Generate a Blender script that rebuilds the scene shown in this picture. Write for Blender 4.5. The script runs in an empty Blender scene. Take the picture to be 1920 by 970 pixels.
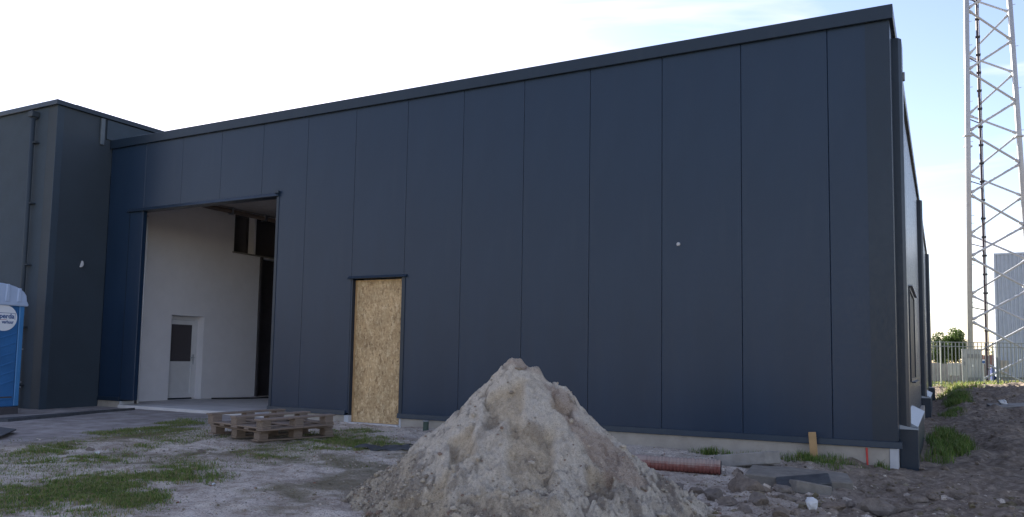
import bpy, math, random
import numpy as np
from mathutils import Matrix, Vector, Euler

S = bpy.context.scene
col = S.collection
R = math.radians

# ------------------------------------------------------------------ camera
CAM = (1.2306, -10.8702, 0.9858)
YAW, PITCH, ROLL = R(28.4356), R(4.6847), R(1.0031)
cy, sy = math.cos(YAW), math.sin(YAW)
fwd = Vector((-sy*math.cos(PITCH), cy*math.cos(PITCH), math.sin(PITCH)))
rt = Vector((cy, sy, 0)); up = rt.cross(fwd)
c, s = math.cos(ROLL), math.sin(ROLL)
rx = c*rt + s*up; ux = -s*rt + c*up
cam = bpy.data.cameras.new('camera'); camo = bpy.data.objects.new('camera', cam); col.objects.link(camo)
M = Matrix((rx, ux, -fwd)).transposed().to_4x4(); M.translation = CAM
camo.matrix_world = M
cam.sensor_width = 36; cam.lens = 1511.6/1920*36
cam.shift_x = 10.07/1920; cam.shift_y = 65.44/1920
cam.clip_start = .05; cam.clip_end = 3000
S.camera = camo

# ------------------------------------------------------------------ light
SUN_AZ, SUN_EL = R(46.75), R(26.5)          # azimuth to the left of +y
S.view_settings.view_transform = 'Standard'; S.view_settings.look = 'None'
S.view_settings.gamma = 1; S.view_settings.exposure = 2.08
w = bpy.data.worlds.new('World'); S.world = w; w.use_nodes = True
nt = w.node_tree; nt.nodes.clear()
sky = nt.nodes.new('ShaderNodeTexSky'); sky.sky_type = 'NISHITA'; sky.sun_disc = False
sky.sun_elevation = SUN_EL; sky.sun_rotation = -SUN_AZ
sky.air_density = 1.0; sky.dust_density = 0.3; sky.ozone_density = 1.6
bg = nt.nodes.new('ShaderNodeBackground'); bg.inputs[1].default_value = 0.064
wo = nt.nodes.new('ShaderNodeOutputWorld')
# thin cirrus streaks over the whole sky
tc = nt.nodes.new('ShaderNodeTexCoord'); mp = nt.nodes.new('ShaderNodeMapping')
mp.inputs['Scale'].default_value = (1.0, 1.0, 6)
nz = nt.nodes.new('ShaderNodeTexNoise'); nz.inputs['Scale'].default_value = 2.2; nz.inputs['Detail'].default_value = 7
nz.inputs['Distortion'].default_value = .6
rp = nt.nodes.new('ShaderNodeValToRGB'); rp.color_ramp.elements[0].position = .50; rp.color_ramp.elements[1].position = .72
rp.color_ramp.elements[1].color = (.55, .55, .55, 1)
mx = nt.nodes.new('ShaderNodeMix'); mx.data_type = 'RGBA'; mx.inputs[7].default_value = (7.6, 7.7, 7.6, 1)
L = nt.links.new
L(tc.outputs['Generated'], mp.inputs['Vector']); L(mp.outputs[0], nz.inputs['Vector']); L(nz.outputs[0], rp.inputs[0])
L(rp.outputs[0], mx.inputs[0]); L(sky.outputs[0], mx.inputs[6]); tn = nt.nodes.new('ShaderNodeMix'); tn.data_type = 'RGBA'; tn.blend_type = 'MULTIPLY'; tn.inputs[0].default_value = 1; tn.inputs[7].default_value = (1.0, .875, .90, 1)
L(mx.outputs[2], tn.inputs[6]); L(tn.outputs[2], bg.inputs[0]); L(bg.outputs[0], wo.inputs[0])
sl = bpy.data.lights.new('sun', 'SUN'); sl.energy = 5.0; sl.angle = R(.5); sl.color = (1, .93, .82)
so = bpy.data.objects.new('sun', sl); col.objects.link(so)
sdir = Vector((-math.sin(SUN_AZ)*math.cos(SUN_EL), math.cos(SUN_AZ)*math.cos(SUN_EL), math.sin(SUN_EL)))
so.rotation_euler = sdir.to_track_quat('Z', 'Y').to_euler(); so.location = sdir*60

# ------------------------------------------------------------------ noise + ground height (numpy)
#GROUND-BEGIN
def smooth(a, b, x):
    t = np.clip((np.asarray(x, float)-a)/(b-a), 0, 1); return t*t*(3-2*t)
def _hash(i, j, seed):
    h = (i.astype(np.int64)*374761393 + j.astype(np.int64)*668265263 + seed*1274126177) & 0xffffffff
    h = ((h ^ (h >> 13))*1274126177) & 0xffffffff
    return ((h ^ (h >> 16)) & 0xffff)/65535.0
def vnoise(x, y, seed=0):
    x = np.asarray(x, float); y = np.asarray(y, float)
    i = np.floor(x); j = np.floor(y); u = x-i; v = y-j
    u = u*u*(3-2*u); v = v*v*(3-2*v)
    a = _hash(i, j, seed); b = _hash(i+1, j, seed); c_ = _hash(i, j+1, seed); d = _hash(i+1, j+1, seed)
    return (a*(1-u)+b*u)*(1-v)+(c_*(1-u)+d*u)*v*1.0
def fbm(x, y, f, oct=4, seed=0, gain=.5):
    t = 0; a = 1; n = 0
    for o in range(oct):
        t = t+a*(vnoise(x*f+o*17.3, y*f+o*9.1, seed+o)-.5); n += a; a *= gain; f *= 2.03
    return t/n*2
MOUNDS = [(3.3, 20.5, .26, 1.5, 2.6), (4.6, 25.5, .32, 1.3, 2.2), (2.6, 25.0, .16, 1.0, 1.5), (3.6, 9.5, .12, 1.2, 2.0), (2.6, 4.2, .08, .8, 1.2),
          (6.5, 19, .35, 2, 4), (5.8, 28.0, .22, 2, 1.5), (1.6, -2.6, .05, .7, .5), (-.25, -3.0, .05, .5, .35), (.6, -3.3, .05, .6, .3)]
def ground(x, y, noise=True):
    x = np.asarray(x, float); y = np.asarray(y, float)
    z = -.13 - .055*smooth(-8, -1, x) - .09*smooth(.1, .8, x) - .085*smooth(-.35, -1.5, y)*smooth(-4, -.5, x)*smooth(1.2, .6, x) - .012*np.clip(-y, 0, 6)
    z = z + .42*smooth(3, 30, y)*np.maximum(smooth(.95, 1.7, x), smooth(26, 30, y))
    for mx_, my_, h, a, b in MOUNDS:
        z = z + h*np.exp(-((x-mx_)/a)**2-((y-my_)/b)**2)
    if noise:
        road = road_w(x, y)
        rough = smooth(-1.4, -.3, x)*smooth(60, 30, np.abs(y))
        grassy = smooth(-9.5, -8.5, x)*smooth(-2.0, -3.5, x)
        far = smooth(90, 40, np.hypot(x, y))
        amp = (1-.85*road)
        z = z + amp*far*(.022*fbm(x, y, .9, 3, 3) + .024*fbm(x, y, 3.3, 3, 9)*(1+1.2*rough) + .017*fbm(x, y, 11, 3, 21)*(1+1.0*rough))
        ridged = 1-np.abs(fbm(x, y, 2.1, 4, 33))*2
        z = z + far*rough*.045*np.clip(ridged-.45, 0, 1)*smooth(.5, -.6, y+0*x) + far*rough*(.03*fbm(x, y, 5.5, 3, 57)+smooth(1.2, 2.0, x)*smooth(0, 3, y)*.20*fbm(x, y, 1.4, 4, 55))
    return z
def road_w(x, y):
    edge = -9.1 + .5*fbm(x, y, .7, 3, 71) + .25*np.clip(-y-3, 0, 9)*0
    return smooth(edge+.35, edge-.25, x)*smooth(1.5, .2, y)*smooth(-9, -5.6, y+.25*(x+9))
#GROUND-END
def gz(x, y): return float(ground(np.array([x]), np.array([y]))[0])

# ------------------------------------------------------------------ helpers
def tag(o, label=None, cat=None, group=None, kind=None):
    if label: o['label'] = label
    if cat: o['category'] = cat
    if group: o['group'] = group
    if kind: o['kind'] = kind
    return o
def root(name, loc, label, cat, group=None, rz=0):
    o = bpy.data.objects.new(name, None); o.empty_display_size = .2
    o.location = loc; o.rotation_euler = (0, 0, rz); col.objects.link(o)
    return tag(o, label, cat, group)
class MB:
    def __init__(s): s.v = []; s.f = []
    def add(s, v, f):
        n = len(s.v); s.v += [tuple(p) for p in v]; s.f += [tuple(i+n for i in q) for q in f]; return s
    def box(s, x0, x1, y0, y1, z0, z1):
        v = [(x, y, z) for z in (z0, z1) for y in (y0, y1) for x in (x0, x1)]
        return s.add(v, [(0, 2, 3, 1), (4, 5, 7, 6), (0, 1, 5, 4), (2, 6, 7, 3), (0, 4, 6, 2), (1, 3, 7, 5)])
    def prism(s, poly, axis, a, b):
        # poly = 2-D outline, extruded from a to b along axis ('x': poly is (y,z); 'y': (x,z); 'z': (x,y))
        def p3(p, t): return {'x': (t, p[0], p[1]), 'y': (p[0], t, p[1]), 'z': (p[0], p[1], t)}[axis]
        n = len(poly); v = [p3(p, a) for p in poly]+[p3(p, b) for p in poly]
        f = [tuple(range(n)), tuple(range(2*n-1, n-1, -1))]+[(i, i+n, (i+1) % n+n, (i+1) % n) for i in range(n)]
        return s.add(v, f)
    def tube(s, p, q, r, r2=None, n=8, cap=True):
        p = Vector(p); q = Vector(q); d = (q-p).normalized(); a = d.orthogonal().normalized(); b = d.cross(a); r2 = r if r2 is None else r2
        v = []
        for (o, rr) in ((p, r), (q, r2)):
            for i in range(n):
                t = 2*math.pi*i/n; v.append(o+rr*(math.cos(t)*a+math.sin(t)*b))
        f = [(i, (i+1) % n, (i+1) % n+n, i+n) for i in range(n)]
        if cap: f += [tuple(range(n-1, -1, -1)), tuple(range(n, 2*n))]
        return s.add(v, f)
    def path(s, pts, r, n=8):
        for a, b in zip(pts, pts[1:]): s.tube(a, b, r, n=n)
        return s
    def build(s, name, mat, parent=None, bevel=0, smoothf=False, local=False, seg=1):
        v = np.array(s.v, float); c0 = (v.min(0)+v.max(0))/2
        if parent is None: c0[2] = v[:, 2].min()
        me = bpy.data.meshes.new(name); me.from_pydata((v-c0).tolist(), [], s.f); me.update()
        import bmesh
        bm = bmesh.new(); bm.from_mesh(me); bmesh.ops.recalc_face_normals(bm, faces=bm.faces); bm.to_mesh(me); bm.free()
        if smoothf: me.polygons.foreach_set('use_smooth', [True]*len(me.polygons))
        me.materials.append(mat)
        o = bpy.data.objects.new(name, me); col.objects.link(o)
        o.location = c0
        if parent:
            o.parent = parent
            if not local:
                p = parent; off = Vector((0, 0, 0))
                while p: off += p.location; p = p.parent
                o.location = Vector(c0)-off
        if bevel:
            m = o.modifiers.new('bevel', 'BEVEL'); m.width = bevel; m.segments = seg; m.limit_method = 'ANGLE'
        return o
def npmesh(name, v, f, mat, parent=None, smoothf=False, cols=None, loc=(0, 0, 0)):
    v = np.asarray(v, np.float32); f = np.asarray(f, np.int32); me = bpy.data.meshes.new(name); k = f.shape[1]
    me.vertices.add(len(v)); me.vertices.foreach_set('co', v.ravel())
    me.loops.add(f.size); me.loops.foreach_set('vertex_index', f.ravel())
    me.polygons.add(len(f)); me.polygons.foreach_set('loop_start', np.arange(0, f.size, k, dtype=np.int32))
    me.polygons.foreach_set('loop_total', np.full(len(f), k, np.int32))
    me.polygons.foreach_set('use_smooth', np.full(len(f), smoothf, bool))
    me.update(calc_edges=True)
    if cols is not None:
        a = me.color_attributes.new('tint', 'FLOAT_COLOR', 'POINT')
        a.data.foreach_set('color', np.c_[cols, np.ones(len(v))].astype(np.float32).ravel())
    me.materials.append(mat); o = bpy.data.objects.new(name, me); col.objects.link(o); o.location = loc
    if parent: o.parent = parent
    return o
def copy_tree(o, parent=None):
    n = o.copy(); col.objects.link(n); n.parent = parent
    for ch in o.children: copy_tree(ch, n)
    return n

# ------------------------------------------------------------------ materials
class N:
    def __init__(s, name):
        s.m = bpy.data.materials.new(name); s.m.use_nodes = True; s.t = s.m.node_tree
        s.b = s.t.nodes['Principled BSDF']; s.tc = s.n('ShaderNodeTexCoord')
    def n(s, t, **k):
        x = s.t.nodes.new(t)
        for a, b in k.items(): setattr(x, a, b)
        return x
    def l(s, a, b): s.t.links.new(a, b)
    def noise(s, scale, detail=4, rough=.55, coord='Object', sc=(1, 1, 1), dist=0, vec=None):
        mp = s.n('ShaderNodeMapping'); mp.inputs['Scale'].default_value = sc
        s.l(vec or s.tc.outputs[coord], mp.inputs[0]); x = s.n('ShaderNodeTexNoise')
        x.inputs['Scale'].default_value = scale; x.inputs['Detail'].default_value = detail; x.inputs['Roughness'].default_value = rough
        x.inputs['Distortion'].default_value = dist; s.l(mp.outputs[0], x.inputs['Vector']); return x.outputs[0]
    def vor(s, scale, sc=(1, 1, 1), coord='Object', feature='F1', out='Color', rot=(0, 0, 0), vec=None):
        mp = s.n('ShaderNodeMapping'); mp.inputs['Scale'].default_value = sc; mp.inputs['Rotation'].default_value = rot
        s.l(vec or s.tc.outputs[coord], mp.inputs[0]); x = s.n('ShaderNodeTexVoronoi', feature=feature)
        x.inputs['Scale'].default_value = scale; s.l(mp.outputs[0], x.inputs['Vector']); return x.outputs[out]
    def ramp(s, f, stops):
        r = s.n('ShaderNodeValToRGB'); e = r.color_ramp.elements
        while len(e) < len(stops): e.new(.5)
        for i, (p, c_) in enumerate(stops):
            e[i].position = p; e[i].color = (c_, c_, c_, 1) if isinstance(c_, (int, float)) else (*c_, 1)
        s.l(f, r.inputs[0]); return r.outputs[0]
    def mix(s, f, a, b, mode='MIX'):
        x = s.n('ShaderNodeMix', data_type='RGBA', blend_type=mode)
        for v, i in ((f, 0), (a, 6), (b, 7)):
            if isinstance(v, (int, float)) and i == 0: x.inputs[0].default_value = v
            elif isinstance(v, tuple): x.inputs[i].default_value = (*v, 1)
            else: s.l(v, x.inputs[i])
        return x.outputs[2]
    def math(s, op, a, b=0):
        x = s.n('ShaderNodeMath', operation=op)
        for i, v in enumerate((a, b)):
            if isinstance(v, (int, float)): x.inputs[i].default_value = v
            else: s.l(v, x.inputs[i])
        return x.outputs[0]
    def bump(s, h, dist=.01, strength=1, chain=None):
        x = s.n('ShaderNodeBump'); x.inputs['Distance'].default_value = dist; x.inputs['Strength'].default_value = strength
        s.l(h, x.inputs['Height'])
        if chain: s.l(chain, x.inputs['Normal'])
        s.l(x.outputs[0], s.b.inputs['Normal']); return x.outputs[0]
    def set(s, col_=None, rough=None, metal=None, spec=None):
        for v, k in ((col_, 'Base Color'), (rough, 'Roughness'), (metal, 'Metallic'), (spec, 'Specular IOR Level')):
            if v is None: continue
            if isinstance(v, (int, float)): s.b.inputs[k].default_value = v
            elif isinstance(v, tuple): s.b.inputs[k].default_value = (*v, 1)
            else: s.l(v, s.b.inputs[k])
        return s
def plain(name, c_, rough=.6, metal=0, var=.25, scale=6, bump=.002, bscale=40, coord='Object'):
    m = N(name); d = tuple(x*(1-var) for x in c_); e = tuple(min(1, x*(1+var)) for x in c_)
    f = m.ramp(m.noise(scale, 6, .6, coord), [(.3, d), (.7, e)])
    m.set(f, rough, metal)
    if bump: m.bump(m.noise(bscale, 4, .6, coord), bump)
    return m.m
def cladding(name, c_, rough):
    m = N(name)
    f = m.noise(1.3, 5, .6, 'Object', (1, 1, .35)); g = m.noise(22, 3)
    dust = m.ramp(m.noise(3.2, 7, .7, 'Object', (1.6, 1, .25)), [(.52, 0.0), (.85, .035)])
    base = m.ramp(f, [(.3, tuple(x*.9 for x in c_)), (.7, tuple(x*1.1 for x in c_))])
    m.set(m.mix(dust, base, (.22, .20, .18)), m.ramp(g, [(.3, rough-.05), (.7, rough+.07)]), None, .40)
    b = m.bump(m.noise(1.1, 2, .5, 'Object', (1, 1, .4)), .006, .5)
    m.bump(m.noise(60, 2), .0002, .3, b)
    return m.m
M_ = {}
M_['clad'] = cladding('anthracite_cladding', (.0130, .0300, .062), .34)
M_['trim'] = cladding('anthracite_flashing', (.0135, .026, .045), .34)
M_['side'] = cladding('anthracite_side_cladding', (.0130, .0300, .062), .30)
M_['render'] = plain('dark_render', (.036, .056, .080), .85, 0, .10, 2.5, .003, 120)
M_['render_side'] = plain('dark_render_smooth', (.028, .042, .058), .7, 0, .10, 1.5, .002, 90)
M_['joint'] = plain('joint_gasket', (.012, .013, .015), .8, 0, .1)
M_['plinth'] = plain('plinth_concrete', (.34, .31, .27), .9, 0, .14, 5, .003, 60)
M_['plinth_end'] = plain('plinth_lit_pale', (.46, .47, .49), .85, 0, .06, 8)  # paler than the plinth: sky light on the returns put into the colour
M_['plaster'] = plain('white_plaster', (.86, .845, .87), .9, 0, .03, 3, .0015, 70)
M_['ceiling'] = plain('hall_ceiling', (.55, .50, .47), .9, 0, .15)
M_['slab'] = plain('slab_concrete', (.58, .56, .55), .8, 0, .15, 2, .002, 50)
M_['zinc'] = plain('galvanised_steel', (.62, .64, .66), .32, .9, .12, 14, .0004)
M_['white'] = plain('white_pvc', (.76, .76, .77), .35, 0, .03)
M_['sideglass'] = N('side_window_glass').set((.012, .014, .02), .45, None, .12).m
M_['glass'] = N('dark_glass').set((.10, .092, .10), .25).m
M_['black'] = plain('black_rubber', (.018, .018, .02), .55, 0, .25, 20)
M_['dark'] = plain('dark_door_paint', (.06, .055, .062), .6, 0, .2)
M_['pipe'] = plain('brown_pipe', (.16, .12, .10), .5, 0, .2)

m = N('osb_board')
nv = m.n('ShaderNodeMix', data_type='RGBA'); nv.inputs[0].default_value = .06
nn = m.n('ShaderNodeTexNoise'); nn.inputs['Scale'].default_value = 9; nn.inputs['Detail'].default_value = 3
m.l(m.tc.outputs['Object'], nn.inputs['Vector']); m.l(m.tc.outputs['Object'], nv.inputs[6]); m.l(nn.outputs['Color'], nv.inputs[7])
vec = nv.outputs[2]
a = m.vor(1, (46, 46, 15), vec=vec, rot=(0, R(9), 0)); b = m.vor(1, (30, 30, 52), vec=vec, rot=(0, R(-24), 0)); c_ = m.vor(1, (58, 58, 12), vec=vec, rot=(0, R(-12), 0))
sel = m.ramp(m.noise(14, 3, .6), [(.47, 0), (.53, 1)])
fl = m.mix(sel, a, m.mix(.5, c_, b))
sx = m.n('ShaderNodeSeparateColor'); m.l(fl, sx.inputs[0])
cc = m.ramp(sx.outputs[0], [(0, (.28, .18, .09)), (.3, (.47, .32, .17)), (.65, (.58, .42, .235)), (1, (.72, .57, .36))])
big = m.ramp(m.noise(3, 4), [(.35, (.80, .78, .74)), (.65, (1.08, 1.05, 1.0))])
m.set(m.mix(1.0, cc, big, 'MULTIPLY'), .75); m.bump(sx.outputs[1], .0015); M_['osb'] = m.m

m = N('weathered_wood')
g = m.noise(4, 6, .65, 'Object', (1.2, 14, 14), 1.2); g2 = m.noise(3.5, 4)
wc = m.ramp(g, [(.3, (.10, .075, .055)), (.55, (.215, .165, .125)), (.8, (.31, .25, .195))])
rnd = m.n('ShaderNodeObjectInfo')
m.set(m.mix(m.ramp(rnd.outputs['Random'], [(0, 0), (1, .55)]), wc, (.25, .19, .16)), .85); m.bump(g, .003); M_['wood'] = m.m
M_['stake'] = plain('fresh_wood', (.42, .27, .13), .75, 0, .18, 7)

m = N('sand_pile')
at = m.n('ShaderNodeAttribute', attribute_name='tint')
sp = m.n('ShaderNodeSeparateColor'); m.l(at.outputs['Color'], sp.inputs[0])
n1 = m.noise(30, 8, .7); n2 = m.noise(5, 6, .6); n3 = m.noise(140, 4, .7)
dry = m.ramp(n1, [(.25, (.58, .51, .42)), (.5, (.77, .69, .575)), (.75, (.86, .79, .68))])
damp = m.ramp(n1, [(.25, (.52, .42, .30)), (.6, (.70, .595, .45)), (.8, (.79, .69, .55))])
soil = m.ramp(n1, [(.25, (.13, .10, .08)), (.7, (.30, .25, .21))])
pinkc = m.ramp(n3, [(.3, (.30, .17, .12)), (.7, (.46, .36, .29))])
k = m.mix(sp.outputs[0], dry, damp); k = m.mix(sp.outputs[1], k, soil); k = m.mix(sp.outputs[2], k, pinkc)
spk = m.ramp(n3, [(.36, (.50, .46, .42)), (.50, (1, 1, 1))])
k = m.mix(.8, k, spk, 'MULTIPLY')
m.set(k, .95, None, .2); b1 = m.bump(n1, .045, .9); m.bump(n3, .012, 1, b1); M_['sand'] = m.m

m = N('site_ground')
at = m.n('ShaderNodeAttribute', attribute_name='tint'); sp = m.n('ShaderNodeSeparateColor'); m.l(at.outputs['Color'], sp.inputs[0])
n1 = m.noise(11, 8, .68); n2 = m.noise(2.1, 6, .6); n3 = m.noise(70, 5, .7); n4 = m.noise(28, 5, .7)
sandc = m.ramp(n1, [(.28, (.40, .325, .26)), (.45, (.67, .58, .49)), (.7, (.80, .725, .635))])
brown = m.ramp(n1, [(.3, (.15, .11, .08)), (.7, (.34, .265, .205))])
k = m.mix(m.ramp(n2, [(.45, 0), (.63, .5)]), sandc, brown); k = m.mix(m.ramp(m.noise(4.7, 6, .7), [(.5, 0), (.62, .42)]), k, (.20, .145, .115))
chips = m.ramp(n4, [(.56, 0), (.63, .7)]); k = m.mix(chips, k, (.24, .13, .09))
dk = m.ramp(n3, [(.36, .85), (.45, 0)]); k = m.mix(dk, k, (.10, .08, .065)); k = m.mix(m.ramp(n4, [(.34, .7), (.44, 0)]), k, (.17, .13, .105))
lt = m.ramp(n3, [(.66, 0), (.72, .6)]); k = m.mix(lt, k, (.60, .57, .53))
roadc = m.ramp(m.noise(3.5, 8, .65, 'Object', (1, 1, 1)), [(.3, (.24, .21, .195)), (.5, (.36, .32, .30)), (.72, (.50, .455, .43))])
thatch = m.ramp(n4, [(.3, (.085, .065, .035)), (.5, (.14, .12, .055)), (.75, (.24, .19, .115))])
darks = m.ramp(n1, [(.25, (.095, .073, .056)), (.5, (.225, .178, .138)), (.75, (.41, .34, .275))])
k = m.mix(sp.outputs[2], k, darks); k = m.mix(sp.outputs[0], k, roadc); k = m.mix(sp.outputs[1], k, thatch)
m.set(k, .95, None, .2); b1 = m.bump(n1, .05, .8); b2 = m.bump(n4, .02, .7, b1); m.bump(n3, .008, .8, b2); M_['ground'] = m.m

def leafmat(name, rough=.6, trans=.25):
    m = N(name); at = m.n('ShaderNodeAttribute', attribute_name='tint'); m.l(at.outputs['Color'], m.b.inputs['Base Color'])
    m.b.inputs['Roughness'].default_value = rough; m.b.inputs['Specular IOR Level'].default_value = .3
    tr = m.n('ShaderNodeBsdfTranslucent'); m.l(at.outputs['Color'], tr.inputs[0]); ms = m.n('ShaderNodeMixShader'); ms.inputs[0].default_value = trans
    m.l(m.b.outputs[0], ms.inputs[1]); m.l(tr.outputs[0], ms.inputs[2]); m.l(ms.outputs[0], m.t.nodes['Material Output'].inputs[0]); return m.m
M_['grass'] = leafmat('grass_blade'); M_['leaf'] = leafmat('tree_leaf', .5, .3)
m = N('rock'); oi = m.n('ShaderNodeObjectInfo'); n1 = m.noise(9, 8, .7)
m.set(m.mix(m.ramp(oi.outputs['Random'], [(0, 0), (1, .7)]), m.ramp(n1, [(.3, (.12, .10, .085)), (.7, (.28, .24, .205))]), m.ramp(n1, [(.3, (.14, .105, .08)), (.7, (.30, .235, .18))])), .95)
m.bump(n1, .05); M_['rock'] = m.m
M_['concrete'] = plain('rubble_concrete', (.20, .18, .155), .9, 0, .25, 8, .01, 25)
M_['paleslab'] = plain('pale_concrete', (.25, .235, .215), .9, 0, .2, 8, .006, 25)
M_['bitumen'] = plain('bitumen_black', (.055, .058, .062), .7, 0, .35, 9, .004, 30)
m = N('red_drain_pipe'); ge = m.n('ShaderNodeNewGeometry'); sp2 = m.n('ShaderNodeSeparateXYZ'); m.l(ge.outputs['Normal'], sp2.inputs[0])
du = m.math('ADD', m.math('MULTIPLY', sp2.outputs[2], .8), m.math('MULTIPLY', m.noise(12, 6, .7), .9))
m.set(m.mix(m.ramp(du, [(.40, 0), (.85, .9)]), m.ramp(m.noise(9, 4), [(.3, (.18, .060, .050)), (.7, (.26, .095, .078))]), (.36, .29, .25)), .75); M_['redpipe'] = m.m
M_['reddust'] = plain('dusty_red_pipe', (.36, .20, .165), .8, 0, .3, 7, .002, 30)
M_['redpaint'] = plain('red_marker_paint', (.55, .05, .04), .6, 0, .15)
M_['whitestone'] = plain('white_stone', (.60, .61, .62), .8, 0, .1, 14, .006, 20)
M_['blue'] = plain('blue_plastic', (.028, .135, .34), .42, 0, .12, 3, .004, 9)
M_['bluelight'] = plain('pale_blue_edge', (.05, .20, .44), .42, 0, .1, 3, .002)
M_['roofplastic'] = plain('pale_blue_roof', (.40, .50, .68), .4, 0, .05, 3, .002)
M_['stickerwhite'] = plain('sticker_white', (.74, .77, .82), .4, 0, .03)
M_['stickerblue'] = N('sticker_blue_print').set((.03, .09, .26), .5).m
M_['stickerred'] = N('sticker_red_print').set((.42, .10, .13), .5).m
M_['greenpost'] = plain('dark_green_post', (.045, .07, .055), .7, 0, .2)
M_['tower'] = plain('tower_zinc_grey', (.42, .435, .46), .5, .25, .08, 4, .0005)
M_['cable'] = plain('dark_cable_bundle', (.045, .03, .04), .6, 0, .2)
M_['fence'] = plain('fence_grey_green', (.19, .215, .205), .5, .3, .12)
M_['cabinet'] = plain('cabinet_grey', (.36, .385, .385), .5, 0, .06)
M_['vent'] = plain('vent_grey', (.20, .21, .22), .6, 0, .1)
M_['metal_shed'] = plain('shed_sheet_metal', (.38, .43, .51), .45, .2, .06, 3)
M_['palewall'] = plain('pale_yard_wall', (.34, .315, .285), .9, 0, .15, 5)
M_['carwhite'] = plain('car_white_paint', (.78, .79, .80), .25, 0, .02)
M_['tyre'] = plain('tyre_rubber', (.02, .02, .02), .8, 0, .1)
M_['brick'] = plain('brown_boards', (.22, .13, .11), .85, 0, .25)
M_['bark'] = plain('bark', (.10, .075, .055), .95, 0, .3, 12, .01)
M_['bluecrate'] = plain('blue_bin_plastic', (.03, .06, .22), .5, 0, .1)
M_['palestrip'] = plain('grey_downpipe', (.09, .115, .14), .6, 0, .1)
M_['sill'] = plain('pale_sill_sheet', (.34, .38, .43), .45, .2, .06)

# ------------------------------------------------------------------ ground sheet
def lines(fa, fb, step, lo, hi, g=1.22):
    a = list(np.arange(fa, fb+1e-6, step)); d = step; x = fb
    while x < hi: d *= g; x += d; a.append(x)
    d = step; x = fa; pre = []
    while x > lo: d *= g; x -= d; pre.append(x)
    return np.array(pre[::-1]+a)
gx = lines(-13.5, 4.2, .045, -1500, 1500)
ya = lines(-8.2, 1.2, .045, -400, 1.3)
gy = np.concatenate([ya[ya <= 1.2], np.arange(1.3, 34, .11)]); d = .11; y = gy[-1]; ext = []
while y < 1500: d *= 1.22; y += d; ext.append(y)
gy = np.concatenate([gy, ext])
X, Y = np.meshgrid(gx, gy); Z = ground(X, Y)
nx, ny = len(gx), len(gy)
idx = np.arange(nx*ny).reshape(ny, nx)
F = np.stack([idx[:-1, :-1], idx[:-1, 1:], idx[1:, 1:], idx[1:, :-1]], -1).reshape(-1, 4)
# soil zones: track / thatch under the grass and added behind the camera / dark broken soil
# grass areas: (x, y, rx, ry, angle, density, height)
GRASS = [
    (-8.00, -5.19, 0.31, 0.90, 0.59, 1.00, 0.050),
    (-9.05, -3.09, 0.64, 0.95, 0.61, 0.90, 0.040),
    (-8.05, -3.11, 0.56, 0.96, 0.61, 1.00, 0.045),
    (-6.07, -3.32, 0.61, 0.89, 0.65, 0.75, 0.040),
    (-6.15, -1.90, 0.73, 1.47, 0.67, 0.90, 0.050),
    (-6.95, -5.21, 0.40, 0.85, 0.62, 0.85, 0.045),
    (-5.47, -5.38, 0.55, 0.80, 0.63, 1.00, 0.055),
    (-5.43, -6.45, 0.86, 1.15, 0.65, 1.00, 0.045),
    (-6.37, -4.46, 0.33, 0.98, 0.64, 0.35, 0.030),
    (-9.87, -1.60, 0.35, 0.87, 0.63, 0.80, 0.050),
    (-6.87, -6.07, 0.35, 0.62, 0.64, 0.60, 0.040),
    (-5.08, -6.19, 0.50, 0.63, 0.65, 0.90, 0.045),]
def patchy(x, y): return smooth(-.06, .34, fbm(x, y, 3.4, 5, 131, .65)+.5*fbm(x, y, .9, 2, 141))
def gmask(X, Y):
    t = np.zeros_like(X)
    for (cx, cy_, a, b, an, d, h) in GRASS:
        ca, sa = math.cos(an), math.sin(an); u = ((X-cx)*ca+(Y-cy_)*sa)/a; v = (-(X-cx)*sa+(Y-cy_)*ca)/b
        t = np.maximum(t, d*smooth(1.25, .45, np.hypot(u, v)+.75*fbm(X, Y, 1.9, 4, 91)))
    return t
rw = road_w(X, Y); gm = gmask(X, Y)
right = smooth(-.9, .6, X+.5*fbm(X, Y, .8, 3, 41))*smooth(45, 28, Y)
th = np.clip(.8*gm*(.35+.65*patchy(X, Y))+.75*smooth(-.05, .40, fbm(X, Y, .8, 4, 101)+.4*fbm(X, Y, 5, 3, 103))*smooth(-10, -8.5, X)*smooth(-2.0, -4, X)*smooth(0, -1.5, Y), 0, 1)
far = np.maximum(smooth(29.5, 33, Y+.8*fbm(X, Y, .6, 2, 5)), smooth(-11, -13.5, Y+.8*fbm(X, Y, .6, 2, 5)))  # grass tone behind the camera is unseen, added to darken the wall's reflection
th = np.maximum(th, far)
gcols = np.stack([rw, th, right*(1-far)], -1).reshape(-1, 3)
g = npmesh('ground', np.stack([X, Y, Z], -1).reshape(-1, 3), F, M_['ground'], smoothf=True, cols=gcols)
tag(g, kind='structure')

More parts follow.
